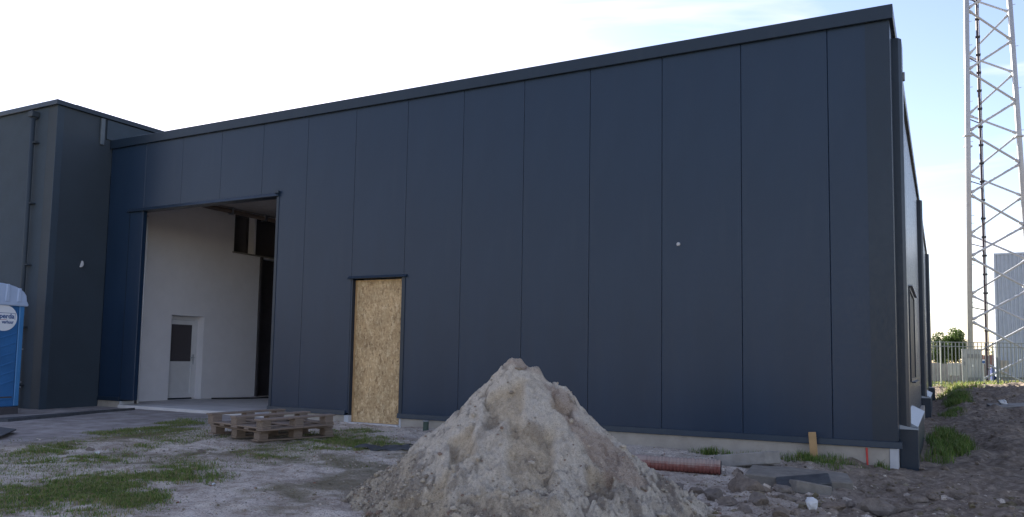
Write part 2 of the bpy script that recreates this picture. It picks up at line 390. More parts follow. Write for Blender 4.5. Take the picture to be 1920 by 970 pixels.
# ------------------------------------------------------------------ main building
X0, PW = -14.317, 1.1
ZT, ZP, ZJ = 5.498, 5.317, .081
OL, OR, OH = -13.61, -9.49, 3.955      # vehicle opening
DL, DR, DH = -7.665, -6.615, 2.335     # boarded doorway
hall = root('warehouse', (-6.8, 0, -.2), 'low anthracite metal clad hall with a tall open gateway and a boarded doorway', 'building')
def panel(poly, y0=0.0, y1=.10, nm='wall_panel'):
    return MB().prism(poly, 'y', y0, y1).build(nm, M_['clad'], hall, .006)
gp = .0022
zt_, zb_ = ZP+.06, .03
joints = [.727-.004]+[-k*PW for k in range(13)]+[X0+.002]
for a, b in zip(joints, joints[1:]):
    r_, l_ = a-gp, b+gp
    if l_ >= OL-.6 and r_ <= OR+.7 and (l_ < OR and r_ > OL):
        if r_ > OR: poly = [(OR, zb_), (r_, zb_), (r_, zt_), (l_, zt_), (l_, OH), (OR, OH)]
        elif l_ < OL: poly = [(l_, zb_), (OL, zb_), (OL, OH), (r_, OH), (r_, zt_), (l_, zt_)]
        else: poly = [(l_, OH), (r_, OH), (r_, zt_), (l_, zt_)]
    elif l_ < DL and r_ > DR:
        poly = [(l_, DH), (r_, DH), (r_, zt_), (l_, zt_)]
    else: poly = [(l_, zb_), (r_, zb_), (r_, zt_), (l_, zt_)]
    panel(poly)
# slivers of cladding beside the boarded doorway
panel([(-7.7+gp, zb_), (DL, zb_), (DL, DH-.003), (-7.7+gp, DH-.003)], nm='cladding_strip'); panel([(DR, zb_), (-6.6-gp, zb_), (-6.6-gp, DH-.003), (DR, DH-.003)], nm='cladding_strip')
# backing behind the joints (keeps the hall dark), with the two openings left free
bk = MB()
for (x0, x1, z0, z1) in ((X0+.005, OL-.0, -.02, ZP), (OR, DL, -.02, ZP), (DR, .70, -.02, ZP), (OL, OR, OH, ZP), (DL, DR, DH, ZP)):
    bk.box(x0, x1, .105, .30, z0, z1)
bk.build('inner_wall_lining', M_['joint'], hall)
# parapet fascia (front, side) with a folded lip
prof = [(-.012, ZP), (-.055, ZP), (-.055, ZT-.004), (-.045, ZT), (.30, ZT-.01), (.30, ZT-.20), (-.012, ZT-.2)]
MB().prism([(-.012, ZP), (-.055, ZP), (-.055, ZT), (.32, ZT-.008), (.32, ZP)], 'x', X0+.004, .727+.05).build('roof_fascia', M_['trim'], hall, .004)
MB().prism([(.727+.012, ZP), (.777, ZP), (.777, ZT-.002), (.43, ZT-.01), (.43, ZP)], 'y', .3215, 25.0).build('roof_fascia', M_['trim'], hall, .004)
MB().box(X0+.3, .42, .33, 24.9, 5.05, 5.25).build('roof_deck', M_['bitumen'], hall)
# base flashing: a sloping drip profile under the panels
for x0, x1 in ((X0+.004, OL-.002), (OR-.03, DL-.09+.02), (DR-.03, .775)):
    MB().prism([(.02, ZJ+.002), (-.018, ZJ-.004), (-.026, .012), (-.030, 0), (.02, 0)], 'x', x0, x1).build('base_flashing', M_['trim'], hall, .002)
# plinth
for x0, x1, z0 in ((X0, OL, -.35), (OR+.0, DL-.09, -.35), (DR+.04, .635, -.6)):
    MB().box(x0, x1, .0, .28, z0, -.002).build('plinth', M_['plinth'], hall, .004)
MB().box(.637, .724, -.012, .38, -.6, -.003).build('plinth_pale_end', M_['plinth_end'], hall, .003)
MB().box(OL-.0, OL+.012, -.01, .33, -.35, -.004).build('plinth_pale_end', M_['plinth_end'], hall, .002)  # return face, its sky light painted as a paler tone
MB().box(DL-.088, DL+.008, -.008, .12, -.35, -.004).build('plinth_pale_end', M_['plinth_end'], hall, .002)
MB().box(DR+.0, DR+.038, -.006, .12, -.35, -.004).build('plinth_pale_end', M_['plinth_end'], hall, .002)
# corner flashing
MB().prism([(.452, -.004), (.733, -.004), (.733, .40), (.730, .40), (.730, 0), (.452, 0)], 'z', ZJ+.006, ZP-.002).build('corner_flashing', M_['trim'], hall)
# gateway frame: jamb linings, head, lintel flashing, rail
MB().box(OL-.006, OL+.004, -.01, .32, -.06, OH).build('gate_jamb', M_['trim'], hall)
MB().box(OR-.01, OR+.05, -.012, .02, .0, OH).build('gate_jamb', M_['sill'] if False else M_['trim'], hall, .003)
MB().prism([(.30, OH-.02), (-.05, OH-.055), (-.055, OH-.045), (-.02, OH+.012), (0, OH+.02), (.30, OH+.002)], 'x', OL-.06, OR+.055).build('lintel_flashing', M_['trim'], hall, .002)
rl = MB().box(OL+.004, OL+.05, .325, .40, -.06, OH-.06).build('door_rail', M_['dark'], hall, .002)
MB().tube((OL+.062, .372, -.06), (OL+.062, .372, OH-.08), .02).build('rail_glint_tube', M_['white'], rl, smoothf=True)  # white tube added in place of the bright highlight along the rail
MB().box(OR-.06, OR-.012, .31, .38, -.06, OH-.02).build('door_rail', M_['dark'], hall, .003)
MB().box(OR-.03, OR+.07, -.06, -.012, OH+.0, OH+.05).build('lintel_end_cap', M_['trim'], hall, .006)
# boarded doorway
MB().box(DL-.006, DL+.004, -.004, .14, -.02, DH).build('doorway_jamb', M_['trim'], hall)
MB().box(DR-.012, DR+.055, -.014, .0, .0, DH).build('doorway_jamb', M_['trim'], hall, .003)
MB().prism([(.1, DH-.01), (-.05, DH-.02), (-.055, DH-.01), (-.01, DH+.03), (0.0, DH+.03)], 'x', DL-.085, DR+.085).build('lintel_flashing', M_['trim'], hall, .002)
board = MB().box(DL+.028, DR-.004, .088, .106, -.115, DH-.035).build('board', M_['osb'], hall, .002)
board['label'] = 'tan chipboard sheet closing the doorway'
MB().box(DL+.005, DL+.03, .07, .125, -.115, DH-.035).build('timber_batten', M_['stake'], hall, .003)
# small round cap high on the front
MB().tube((-1.962, 0, 2.62), (-1.962, -.02, 2.62), .028, .022, 14).build('vent_cap', M_['plinth_end'], hall)
# side wall: panels, pilasters, window, sill
SX = .727
yy = .405
sp_ = MB().box(SX-.1, SX, .003, PW-.003, .03, ZP+.05).build('wall_panel', M_['side'], hall, .006)
sp_.location.y += yy
for k in range(1, 22):
    o = sp_.copy(); col.objects.link(o); o.location.y += k*PW
MB().box(SX-.13, SX-.104, .31, 25, -.3, ZP).build('inner_wall_lining', M_['joint'], hall)
for k, py in enumerate((.4112, 11.97, 23.15)):
    pl = MB().prism([(SX+.002, py), (.812, py), (.848, py+.06), (.848, py+.42), (SX+.002, py+.42)], 'z', .22, 5.224).build('pilaster', M_['trim'], hall, .003)
    zz = min(-.5, gz(1, py)-.3)
    MB().box(SX+.002, .936, py-.01, py+.43, zz, .205).build('pedestal', M_['trim'], pl, .004)
    MB().prism([(SX+.003, .262), (.945, .214), (.945, .206), (SX+.003, .206)], 'y', py-.02, py-.0105).build('pedestal_lip', M_['sill'], pl)
MB().box(.848, .875, .62, .68, 4.72, 4.83).build('wall_lamp', M_['vent'], hall, .004)
for y0, y1 in ((.86, 11.9), (12.45, 23.1)):
    MB().prism([(SX+.002, .31), (SX+.012, .31), (.925, .215), (.925, .20), (SX+.002, .20)], 'y', y0, y0+4.2).build('side_sill', M_['sill'], hall)
    MB().box(SX+.001, .80, y0+4.21, y1, -.5, .03).build('side_plinth', M_['plinth'], hall)
    MB().box(SX+.003, .915, y0, y0+4.2, -.5, .198).build('side_plinth', M_['trim'], hall)
wy0, wy1, wz0, wz1 = 4.5, 7.0, .78, 2.30
wf = MB().box(SX+.001, SX+.03, wy0-.05, wy1+.05, wz1, wz1+.05).box(SX+.001, SX+.03, wy0-.05, wy1+.05, wz0-.05, wz0).box(SX+.001, SX+.028, wy0-.05, wy0, wz0, wz1).box(SX+.001, SX+.028, wy1, wy1+.05, wz0, wz1).build('window', M_['trim'], hall)
MB().box(SX+.001, SX+.075, wy0-.1, wy1+.1, wz1+.052, wz1+.075).build('lintel_flashing', M_['sill'], wf)
MB().box(SX+.001, SX+.008, wy0, wy1, wz0, wz1).build('pane', M_['sideglass'], wf)
MB().box(SX+.03, SX+.09, wy0-.08, wy1+.08, wz0-.07, wz0-.052).build('sill', M_['trim'], wf)
# back wall, ceiling, pipe
MB().box(X0, .70, 25.0, 25.2, -.4, ZT).build('rear_wall', M_['clad'], hall)
MB().box(X0+.003, .60, .31, 24.99, 4.62, 4.80).build('ceiling', M_['ceiling'], hall)
MB().tube((X0+.12, .32, 4.52), (X0+.12, 24, 4.52), .055, n=10).build('ceiling_pipe', M_['pipe'], hall, smoothf=True)
for y in np.arange(1, 10, 1.1): MB().box(X0+.05, X0+.20, y, y+.04, 4.44, 4.615).build('pipe_hanger', M_['zinc'], hall)
fl = MB().box(X0+.004, .6, .305, 24.98, -.40, -.072).box(OL+.014, OR-.002, -.06, .3049, -.40, -.072).box(DL+.02, DR-.01, -.04, .29, -.40, -.118).build('concrete_floor', M_['slab'], None, .01); tag(fl, kind='structure')

# ------------------------------------------------------------------ left building
lb = root('rendered_building', (-18, -1.2, -.15), 'taller dark grey rendered block at the left with a rain downpipe', 'building')
LT = 6.035
def wall_holes(u0, u1, z0, z1, holes):
    us = sorted({u0, u1, *[h[0] for h in holes], *[h[1] for h in holes]}); zs = sorted({z0, z1, *[h[2] for h in holes], *[h[3] for h in holes]})
    out = []
    for a, b in zip(us, us[1:]):
        for c_, d in zip(zs, zs[1:]):
            um, zm = (a+b)/2, (c_+d)/2
            if not any(h[0] < um < h[1] and h[2] < zm < h[3] for h in holes): out.append((a, b, c_, d))
    return out
MB().box(-27, X0-.302, -1.239, 25.2, -.4, LT-.10).build('wall', M_['render'], lb)
MB().box(X0-.30, X0, -1.239, .0-.003, -.4, LT-.10).build('side_wall', M_['render_side'], lb)
MB().box(X0-.02, X0+.004, -1.243, -1.10, -.3, LT-.10).build('corner_bead', M_['render'], lb)
MB().box(X0-.30, X0-.002, .001, 25.2, 4.81, LT-.10).build('upper_side_wall', M_['render_side'], lb)
# roof edge
MB().prism([(-1.239, LT-.098), (-1.30, LT-.098), (-1.30, LT), (-.9, LT-.006), (-.9, LT-.098)], 'x', -27, X0+.058).build('roof_edge', M_['trim'], lb, .004)
MB().prism([(X0, LT-.098), (X0+.06, LT-.098), (X0+.06, LT-.001), (X0-.35, LT-.007), (X0-.35, LT-.098)], 'y', -.899, 25.2).build('roof_edge', M_['trim'], lb, .004)
MB().box(-27, X0-.36, -.88, 25, LT-.2, LT-.1).build('roof_deck', M_['bitumen'], lb)
# strip and cladding on the side above the hall roof
MB().box(X0+.001, X0+.05, -.31, -.22, 5.35, 5.92).build('roof_downpipe', M_['palestrip'], lb, .01)
MB().box(X0+.001, X0+.03, -.16, 1.0, 5.50, 5.92).build('upper_cladding_panel', M_['render'], lb, .004)
MB().box(X0+.001, X0+.03, 1.01, 2.5, 5.50, 5.92).build('upper_cladding_panel', M_['render'], lb, .004)
# downpipe
dp = MB().tube((-14.985, -1.33, 5.72), (-14.95, -1.33, -.2), .045, n=12).tube((-14.985, -1.33, 5.70), (-14.985, -1.20, 5.83), .045, n=12).build('downpipe', M_['render_side'], lb, smoothf=True)
MB().box(-15.06, -14.91, -1.40, -1.24, 5.74, 5.86).build('hopper', M_['render_side'], dp, .01)
for z in (5.2, 3.95, 2.7, 1.45, .3): MB().box(-15.03, -14.86, -1.345, -1.24, z, z+.025).build('pipe_bracket', M_['render_side'], dp)
# round wall lamp (a half dome)
lamp = MB()
LY, LZ = -.57, 2.79
lamp.prism([(LY+.055*math.cos(t), LZ+.075*math.sin(t)) for t in np.linspace(-math.pi/2-.35, math.pi/2-.35, 12)], 'x', X0+.001, X0+.05).build('wall_lamp', M_['plinth_end'], lb, .012, seg=2)
# white plastered wall seen through the gateway
holes = [(1.73, 2.66, -.08, 1.875), (3.47, 4.13, 3.56, 4.555), (4.19, 5.25, 3.56, 4.555), (4.42, 7.5, -.08, 3.50)]
pw = MB()
for a, b, c_, d in wall_holes(.001, 25.0, -.2, 4.62, holes): pw.box(X0-.30, X0+.002, max(a, .306), b, c_, d)
pw.build('plaster_wall', M_['plaster'], lb)
dx = X0-.20
dr = MB().box(dx-.05, dx, 1.735, 1.80, -.06, 1.87).box(dx-.05, dx, 2.60, 2.655, -.06, 1.87).box(dx-.05, dx, 1.80, 2.60, 1.78, 1.87).build('door', M_['white'], lb, .004)
MB().box(dx-.04, dx+.012, 1.805, 1.90, -.04, 1.775).box(dx-.04, dx+.012, 2.49, 2.595, -.04, 1.775).box(dx-.04, dx+.012, 1.90, 2.49, 1.67, 1.775).box(dx-.04, dx+.012, 1.90, 2.49, .70, .81).box(dx-.04, dx+.012, 1.90, 2.49, -.04, .08).build('door_leaf', M_['white'], dr, .004)
MB().box(dx-.035, dx-.01, 1.90, 2.49, .08, .70).build('lower_panel', M_['white'], dr, .003)
MB().box(dx-.025, dx-.005, 1.90, 2.49, .81, 1.67).build('pane', M_['glass'], dr)
MB().box(dx+.0125, dx+.03, 2.525, 2.56, .74, .98).tube((dx+.03, 2.543, .90), (dx+.07, 2.543, .90), .012).tube((dx+.07, 2.55, .90), (dx+.07, 2.42, .90), .011).build('handle', M_['zinc'], dr, smoothf=False)
for a, b, in ((3.47, 4.13), (4.19, 5.25)):
    wn = MB().box(dx-.05, dx, a, a+.05, 3.57, 4.55).box(dx-.05, dx, b-.05, b, 3.57, 4.55).box(dx-.05, dx, a+.05, b-.05, 3.57, 3.62).box(dx-.05, dx, a+.05, b-.05, 4.50, 4.55).build('window', M_['dark'], lb)
    MB().box(dx-.03, dx-.02, a+.05, b-.05, 3.62, 4.50).build('pane', M_['glass'], wn)
    MB().box(X0-.20, X0+.05, a-.04, b+.04, 3.525, 3.558).build('sill', M_['paleslab'], wn, .004)
MB().box(dx-.06, dx, 4.425, 7.49, -.065, 3.495).build('dark_sliding_door', M_['dark'], lb)
MB().box(X0-.30, X0-.02, 4.424, 7.49, -.19, -.066).build('door_step', M_['plinth'], lb)
MB().box(X0+.003, X0+.06, 4.36, 4.424, -.06, 3.52).build('door_post', M_['dark'], lb)

# ------------------------------------------------------------------ portable toilet
tx, ty = -13.6, -2.06
tz = gz(tx-.5, ty-.5)
tl = root('portable_toilet', (tx-.56, ty-.56, tz), 'blue plastic portable toilet with a ribbed white roof beside the left building', 'portable toilet')
zt0 = tz+.14
MB().box(tx-1.10, tx, ty-1.12, ty, tz-.05, zt0).build('base_skid', M_['dark'], tl, .015)
MB().box(tx-1.08, tx-.02, ty-1.10, ty-.02, zt0, 1.84).build('body', M_['blue'], tl, .02, seg=2)
MB().box(tx-.022, tx+.006, ty-.10, ty-.008, zt0+.01, 1.82).build('corner_post', M_['bluelight'], tl, .012)
MB().box(tx-.022, tx+.006, ty-1.11, ty-1.02, zt0+.01, 1.82).build('corner_post', M_['bluelight'], tl, .012)
db = MB().box(tx-.021, tx-.004, ty-1.015, ty-.105, zt0+.12, 1.74).build('door', M_['blue'], tl, .01)
for i in range(7):                    # moulded diagonal ribs of the wall sheet
    z = .35+i*.17
    MB().prism([(ty-1.0, z-.22), (ty-1.0, z-.19), (ty-.13, z+.12), (ty-.13, z+.09)], 'x', tx-.005, tx+.004).build('moulded_rib', M_['blue'], db, .003)
MB().box(tx-.006, tx+.006, ty-.98, ty-.14, zt0+.16, zt0+.185).build('moulded_rib', M_['dark'], db, .003)
# domed roof with ribs
rf = MB(); n = 14; yc = ty-.56; prof = []
for i in range(n+1):
    t = math.pi*i/n; prof.append((yc+.57*math.cos(t), 1.90+.30*math.sin(t)**.75))
rf.prism([(yc+.60, 1.80), (yc+.60, 1.845)]+prof+[(yc-.60, 1.845), (yc-.60, 1.80)], 'x', tx-1.13, tx+.04)
ro = rf.build('roof', M_['roofplastic'], tl, .02, seg=2)
for k in range(5):
    y = yc+(.42-.21*k); zz = 1.90+.30*max(0, 1-((y-yc)/.57)**2)**.375
    MB().prism([(y-.045, 1.87), (y-.03, zz+.003), (y+.03, zz+.003), (y+.045, 1.87)], 'x', tx-1.1, tx+.052).build('roof_rib', M_['roofplastic'], ro, .014, seg=2)
# round sticker with the lettering
sy_, sz_ = ty-.375, 1.575
st = MB().prism([(sy_+.235*math.cos(t), sz_+.235*math.sin(t)) for t in np.linspace(0, 2*math.pi, 48, endpoint=False)], 'x', tx-.003, tx+.009).build('sticker', M_['stickerwhite'], tl)
def text_mesh(body, size, mat, y, z, parent, x, bold=0, nm='lettering', width=None):
    cu = bpy.data.curves.new('lettering', 'FONT'); cu.body = body; cu.size = size; cu.align_x = 'CENTER'; cu.align_y = 'CENTER'; cu.extrude = .0015; cu.offset = bold
    t = bpy.data.objects.new(nm, cu); col.objects.link(t)
    dg = bpy.context.evaluated_depsgraph_get(); me = bpy.data.meshes.new_from_object(t.evaluated_get(dg)); bpy.data.objects.remove(t)
    me.materials.append(mat); o = bpy.data.objects.new(nm, me); col.objects.link(o); o.parent = parent
    if width:
        xs = [v.co.x for v in me.vertices]; k = width/(max(xs)-min(xs))
        for v in me.vertices: v.co.x *= k
    p = parent; off = Vector((0, 0, 0))
    while p: off += p.location; p = p.parent
    o.location = Vector((x, y, z))-off; o.rotation_euler = (math.pi/2, 0, math.pi/2); return o
text_mesh('Sijperda', .12, M_['stickerblue'], sy_+.0, sz_+.03, st, tx+.011, .003, width=.36)
text_mesh('verhuur', .085, M_['stickerblue'], sy_+.07, sz_-.075, st, tx+.011, .002, width=.21)
fr = MB()
fr.box(tx+.0085, tx+.0105, sy_-.20, sy_+.20, sz_+.085, sz_+.092).box(tx+.0085, tx+.0105, sy_+.193, sy_+.20, sz_-.03, sz_+.085).box(tx+.0085, tx+.0105, sy_-.20, sy_-.193, sz_-.03, sz_+.085)
fr.build('sticker_frame_line', M_['stickerblue'], st)
MB().box(tx+.0085, tx+.0105, sy_-.20, sy_+.05, sz_-.037, sz_-.030).build('sticker_underline', M_['stickerred'], st)
MB().tube((tx-.02, ty-.004, 1.02), (tx-.02, ty+.02, 1.02), .012).tube((tx-.02, ty-.004, .42), (tx-.02, ty+.02, .42), .016).tube((tx-.02, ty-.004, .33), (tx-.02, ty+.02, .33), .016).build('bolt', M_['zinc'], tl)

# ------------------------------------------------------------------ sand pile
PX_, PY_ = -2.02, -4.62
n = 420; hs = 2.35
gx2 = np.linspace(-hs, hs, n); PXg, PYg = np.meshgrid(gx2, gx2)
rX = rt.x*PXg+rt.y*PYg; rD = -(fwd.x*PXg+fwd.y*PYg)/math.hypot(fwd.x, fwd.y)      # right / towards the viewer, metres
rr = np.hypot(PXg, PYg); ang = np.arctan2(rD, rX)
wob = 1+.0*np.clip(-np.cos(ang), 0, 1)+.07*np.sin(2*ang+.6)+.05*np.sin(3*ang+2.1)+.06*fbm(np.cos(ang)*2+5, np.sin(ang)*2+7, 1.0, 3, 12)
q = rr/wob
core = 1.26-.92*q+.12*np.clip(q-.85, 0, 9)**1.5
hgt = np.where(q < .16, 1.26-.92*.16+.02*(1-(q/.16)**2), core)
def bumpg(a, b, h, s1, s2=None): return h*np.exp(-((rX-a)/s1)**2-((rD-b)/(s2 or s1))**2)
hgt = hgt+bumpg(-.08, 0, .11, .12)+bumpg(.04, 0, .05, .12)+bumpg(.16, .02, .055, .06)-bumpg(.09, .0, .03, .04)+bumpg(.42, 0, .06, .12)+bumpg(-.33, 0, .03, .12)
# slipped scarps: the crust has broken off and left shallow hollows with a lip above
fresh = np.zeros_like(rX)
for (a, b, w_, l_) in ((-.13, .33, .15, .20), (.10, .72, .17, .30), (-.45, .55, .10, .18), (.62, .75, .10, .15), (-.75, .95, .2, .3), (.35, .25, .07, .1)):
    u = (rX-a+.03*fbm(rX, rD, 9, 2, 8))/w_; v = (rD-b)/l_
    lip = smooth(-.55, -.42, v+.25*u*u+.22*fbm(rX, rD, 6, 3, 4))*smooth(1.5, .1, v)*smooth(1.25, .75, np.abs(u)+.2*fbm(rX, rD, 5, 3, 2))
    hgt = hgt-.085*lip; fresh = np.maximum(fresh, lip)
crag = fbm(rX*1.0, rD*.55, 4.5, 5, 61, .62); fine = fbm(rX, rD, 16, 4, 67, .6); rid = 1-np.abs(fbm(rX, rD*.5, 3.0, 4, 75))*2
lower = smooth(.55, 1.3, rr)
fine2 = fbm(rX, rD, 34, 3, 69, .6); cracks = smooth(.10, .0, np.abs(fbm(rX, rD*.8, 5.5, 3, 87)))*smooth(.05, .3, fbm(rX, rD, 2.2, 2, 88))
top_ = smooth(.08, .5, rr); hgt = hgt+.055*crag*(.3+.7*top_)+.050*fine*(.5+.8*lower)+.030*fine2*(.6+.6*lower)+.025*np.clip(rid-.4, 0, 1)*smooth(.1, .4, rr)-.018*cracks
toe = smooth(1.2, 1.6, rr)*.045*np.clip(fbm(rX, rD, 7, 3, 83), 0, 1); hgt = hgt+toe
gb = ground(PXg+PX_, PYg+PY_, False)
base = gb-.06
zz = np.where(hgt-.26 > base, hgt-.26, base)
zp = np.maximum(zz, base)
damp = np.clip(fresh*1.2+.75*smooth(.08, .22, fbm(rX, rD, 2.2, 5, 201, .6)+.35*lower-.15-.25*smooth(.2, .9, rX)), 0, 1)
soil = .5*smooth(.18, .4, fbm(rX, rD, 5, 4, 211)+.25*lower-.12)+.3*lower*smooth(.0, .4, fbm(rX, rD, 12, 3, 223))
pink = .55*smooth(.22, .45, fbm(rX*.7, rD, 3.2, 3, 231)-.55*np.hypot((rX-.45)/.5, (rD-.4)/.55)+.45)
soil = np.maximum(soil, np.maximum(cracks*.8, .7*smooth(.22, .5, fbm(rX, rD, 8, 4, 261, .65))*(.35+.65*lower)))  # soil tint also painted into the cracks as crease shade
cols = np.clip(np.stack([damp, soil, pink], -1), 0, 1).reshape(-1, 3)
idx = np.arange(n*n).reshape(n, n)
F = np.stack([idx[:-1, :-1], idx[:-1, 1:], idx[1:, 1:], idx[1:, :-1]], -1).reshape(-1, 4)
inside = (rr < 2.3)[:-1, :-1].ravel() & ((zp > base+.001)[:-1, :-1].ravel() | (zp > base+.001)[1:, 1:].ravel()); F = F[inside]
used, inv = np.unique(F, return_inverse=True)
V = np.stack([PXg, PYg, zp], -1).reshape(-1, 3)[used]; F = inv.reshape(-1, 4)
pile = root('sand_pile', (PX_, PY_, gz(PX_, PY_)), 'tall heap of pale dug sand with clods in front of the hall', 'sand pile')
V[:, 2] -= gz(PX_, PY_)
npmesh('sand_body', V, F, M_['sand'], pile, True, cols[used])

rng = np.random.default_rng(7)
import bmesh
bm = bmesh.new(); bmesh.ops.create_icosphere(bm, subdivisions=1, radius=1); IV = np.array([v.co[:] for v in bm.verts]); IF = np.array([[v.index for v in f.verts] for f in bm.faces]); bm.free()
bm = bmesh.new(); bmesh.ops.create_icosphere(bm, subdivisions=3, radius=1); IV3 = np.array([v.co[:] for v in bm.verts]); IF3 = np.array([[v.index for v in f.verts] for f in bm.faces]); bm.free()
def clods(pts, sizes, flat=.7):
    k = len(pts); sc = sizes[:, None, None]*(1+.35*rng.standard_normal((k, len(IV), 1)).clip(-1.2, 1.2)*.6)*np.stack([np.ones(k), rng.uniform(.6, 1.1, k), flat*rng.uniform(.6, 1.1, k)], -1)[:, None, :]
    th_ = rng.uniform(0, 6.28, k); ca, sa = np.cos(th_), np.sin(th_); P_ = IV[None]*sc
    P2 = P_.copy(); P2[..., 0] = P_[..., 0]*ca[:, None]-P_[..., 1]*sa[:, None]; P2[..., 1] = P_[..., 0]*sa[:, None]+P_[..., 1]*ca[:, None]
    V = (P2+pts[:, None, :]).reshape(-1, 3); F = (IF[None]+np.arange(k)[:, None, None]*len(IV)).reshape(-1, 3); return V, F
k = 6500
ii = rng.integers(0, n, 120000); jj = rng.integers(0, n, 120000)
keep = (zp[jj, ii] > base[jj, ii]+.004) & (rng.random(120000) < .04+.5*smooth(.7, 1.5, rr[jj, ii])*smooth(.1, -.2, rX[jj, ii]-.3*fbm(rX, rD, 3, 2, 3)[jj, ii])+.12*smooth(.6, 1.4, rr[jj, ii]))
ii = ii[keep][:k]; jj = jj[keep][:k]; k = len(ii)
sz = .004+.010*rng.random(k)**3+.030*(rng.random(k) < .07)*rng.random(k)
pts = np.stack([PXg[jj, ii], PYg[jj, ii], zp[jj, ii]-gz(PX_, PY_)+sz*.25], -1)
V, F = clods(pts, sz, .8)
tint = np.repeat(np.stack([rng.random(k)*.9, (rng.random(k) < .3)*.6, (rng.random(k) < .12)*.9], -1), len(IV), 0)
o = npmesh('clods', V, F, M_['sand'], pile, False, tint); o['kind'] = 'stuff'

# ------------------------------------------------------------------ pallets
def board_(x0, x1, y0, y1, z0, z1, nm, par): 
    o = MB().box(x0, x1, y0, y1, z0, z1).build(nm, M_['wood'], par, .003, local=True); rj = random.Random(round(x0*97+y0*53+z0*31, 3))
    o.rotation_euler = (0, 0, rj.uniform(-.014, .014)); o.location.x += rj.uniform(-.012, .012); o.location.y += rj.uniform(-.008, .008); return o
def make_pallet(label, L_, W_, H):
    p = root('pallet', (0, 0, 0), label, 'pallet', 'stacked wooden pallets')
    bh = H*.55; t = H*.15
    for i in range(5):                    # deck boards along x
        w_ = .145 if i in (0, 2, 4) else .10; y = -W_/2+w_/2+(W_-w_)*i/4
        board_(-L_/2, L_/2, y-w_/2, y+w_/2, H-t, H, 'deck_board', p)
    for i in range(3):
        x = -L_/2+.07+(L_-.14)*i/2
        board_(x-.07, x+.07, -W_/2, W_/2, H-2*t, H-t-.001, 'cross_board', p)
        for j in range(3):
            y = -W_/2+.0725+(W_-.145)*j/2
            board_(x-.07, x+.07, y-.065, y+.065, t, H-2*t-.001, 'block', p)
    for j in range(3):
        y = -W_/2+.0725+(W_-.145)*j/2
        board_(-L_/2-.03, L_/2+.03, y-.07, y+.07, 0, t-.001, 'runner_board', p)
    return p
p1 = make_pallet('lower worn wooden pallet lying on the grass', 1.18, 1.26, .155)
p2 = copy_tree(p1); p2['label'] = 'upper wooden pallet turned upside down on top of another'

# ------------------------------------------------------------------ small things on the ground
def ribbon(name, pts, widths, h, mat, label, cat):
    v = []; f = []; P_ = [Vector((x, y, 0)) for x, y in pts]
    for i, p in enumerate(P_):
        d = (P_[min(i+1, len(P_)-1)]-P_[max(i-1, 0)]).normalized(); nrm = Vector((-d.y, d.x, 0)); wv = widths[i]/2
        for sgn, hh in ((-1, -.02), (-.8, h), (.8, h*.8), (1, -.02)):
            qv = p+nrm*wv*sgn; v.append((qv.x, qv.y, gz(qv.x, qv.y)+hh))
    for i in range(len(P_)-1):
        for k in range(3): f.append((i*4+k, i*4+k+1, i*4+k+5, i*4+k+4))
    f += [(0, 1, 2, 3), tuple(len(v)-4+k for k in (3, 2, 1, 0))]
    return tag(MB().add(v, f).build(name, mat, None), label, cat)

def rock(name, x, y, r, sx, sy2, sz2, seed, mat, label, cat, group=None, sink=.3, rz=0):
    rg = np.random.default_rng(seed); v = IV3.copy()
    v *= np.array([1, rg.uniform(.75, 1.1), rg.uniform(.8, 1.1)])
    for _ in range(7):                    # cut planes give broken faces
        d = rg.standard_normal(3); d /= np.linalg.norm(d); c0 = rg.uniform(.42, .8); t = v@d; v = v-np.clip(t-c0, 0, 9)[:, None]*d*.95
    off = seed*3.7
    nz_ = fbm(v[:, 0]*1.3+off+v[:, 2], v[:, 1]*1.3-v[:, 2]*1.2, 1.6, 4, seed, .6)+.5*fbm(v[:, 2]*2+off, v[:, 0]-v[:, 1], 3.1, 3, seed+5)
    v *= (1+.26*nz_+.10*fbm(v[:, 0]*1.1+off, v[:, 1]-v[:, 2]*.9, 5.5, 3, seed+9))[:, None]
    v = v*np.array([sx, sy2, sz2])*r
    o = npmesh(name, v, IF3, mat, None, False, None, (x, y, gz(x, y)+sz2*r*(.62-sink))); o.rotation_euler = (0, 0, rz)
    return tag(o, label, cat, group)
pz1 = gz(-7.2, -2.25)+.004
p1.location = (-7.20, -2.25, pz1); p1.rotation_euler = (R(.6), R(.5), R(78))
p2.location = (-7.07, -2.40, pz1+.155*2+.010); p2.rotation_euler = (R(180.8), R(-.8), R(80.5))

ribbon('dark_strip', [(-14.6, -4.2), (-13.0, -3.6), (-12.4, -3.0), (-12.58, -2.1), (-12.8, -1.1), (-12.85, -.25)], [.60, .58, .52, .40, .26, .12], .045, M_['bitumen'],
       'flat dark strip curving across the dirt track towards the gateway', 'strip')  # low dark ribbon on the ground, narrowing towards the gateway
v = MB().prism([(-11.9, -4.65), (-10.15, -4.85), (-9.62, -4.62), (-10.35, -4.0), (-11.6, -3.85)], 'z', gz(-10.3, -4.3)+.045, gz(-10.3, -4.3)+.062)
tag(v.build('steel_plate', M_['bitumen'], None, .004), 'thin dark plate lying on the track at the left edge', 'plate')
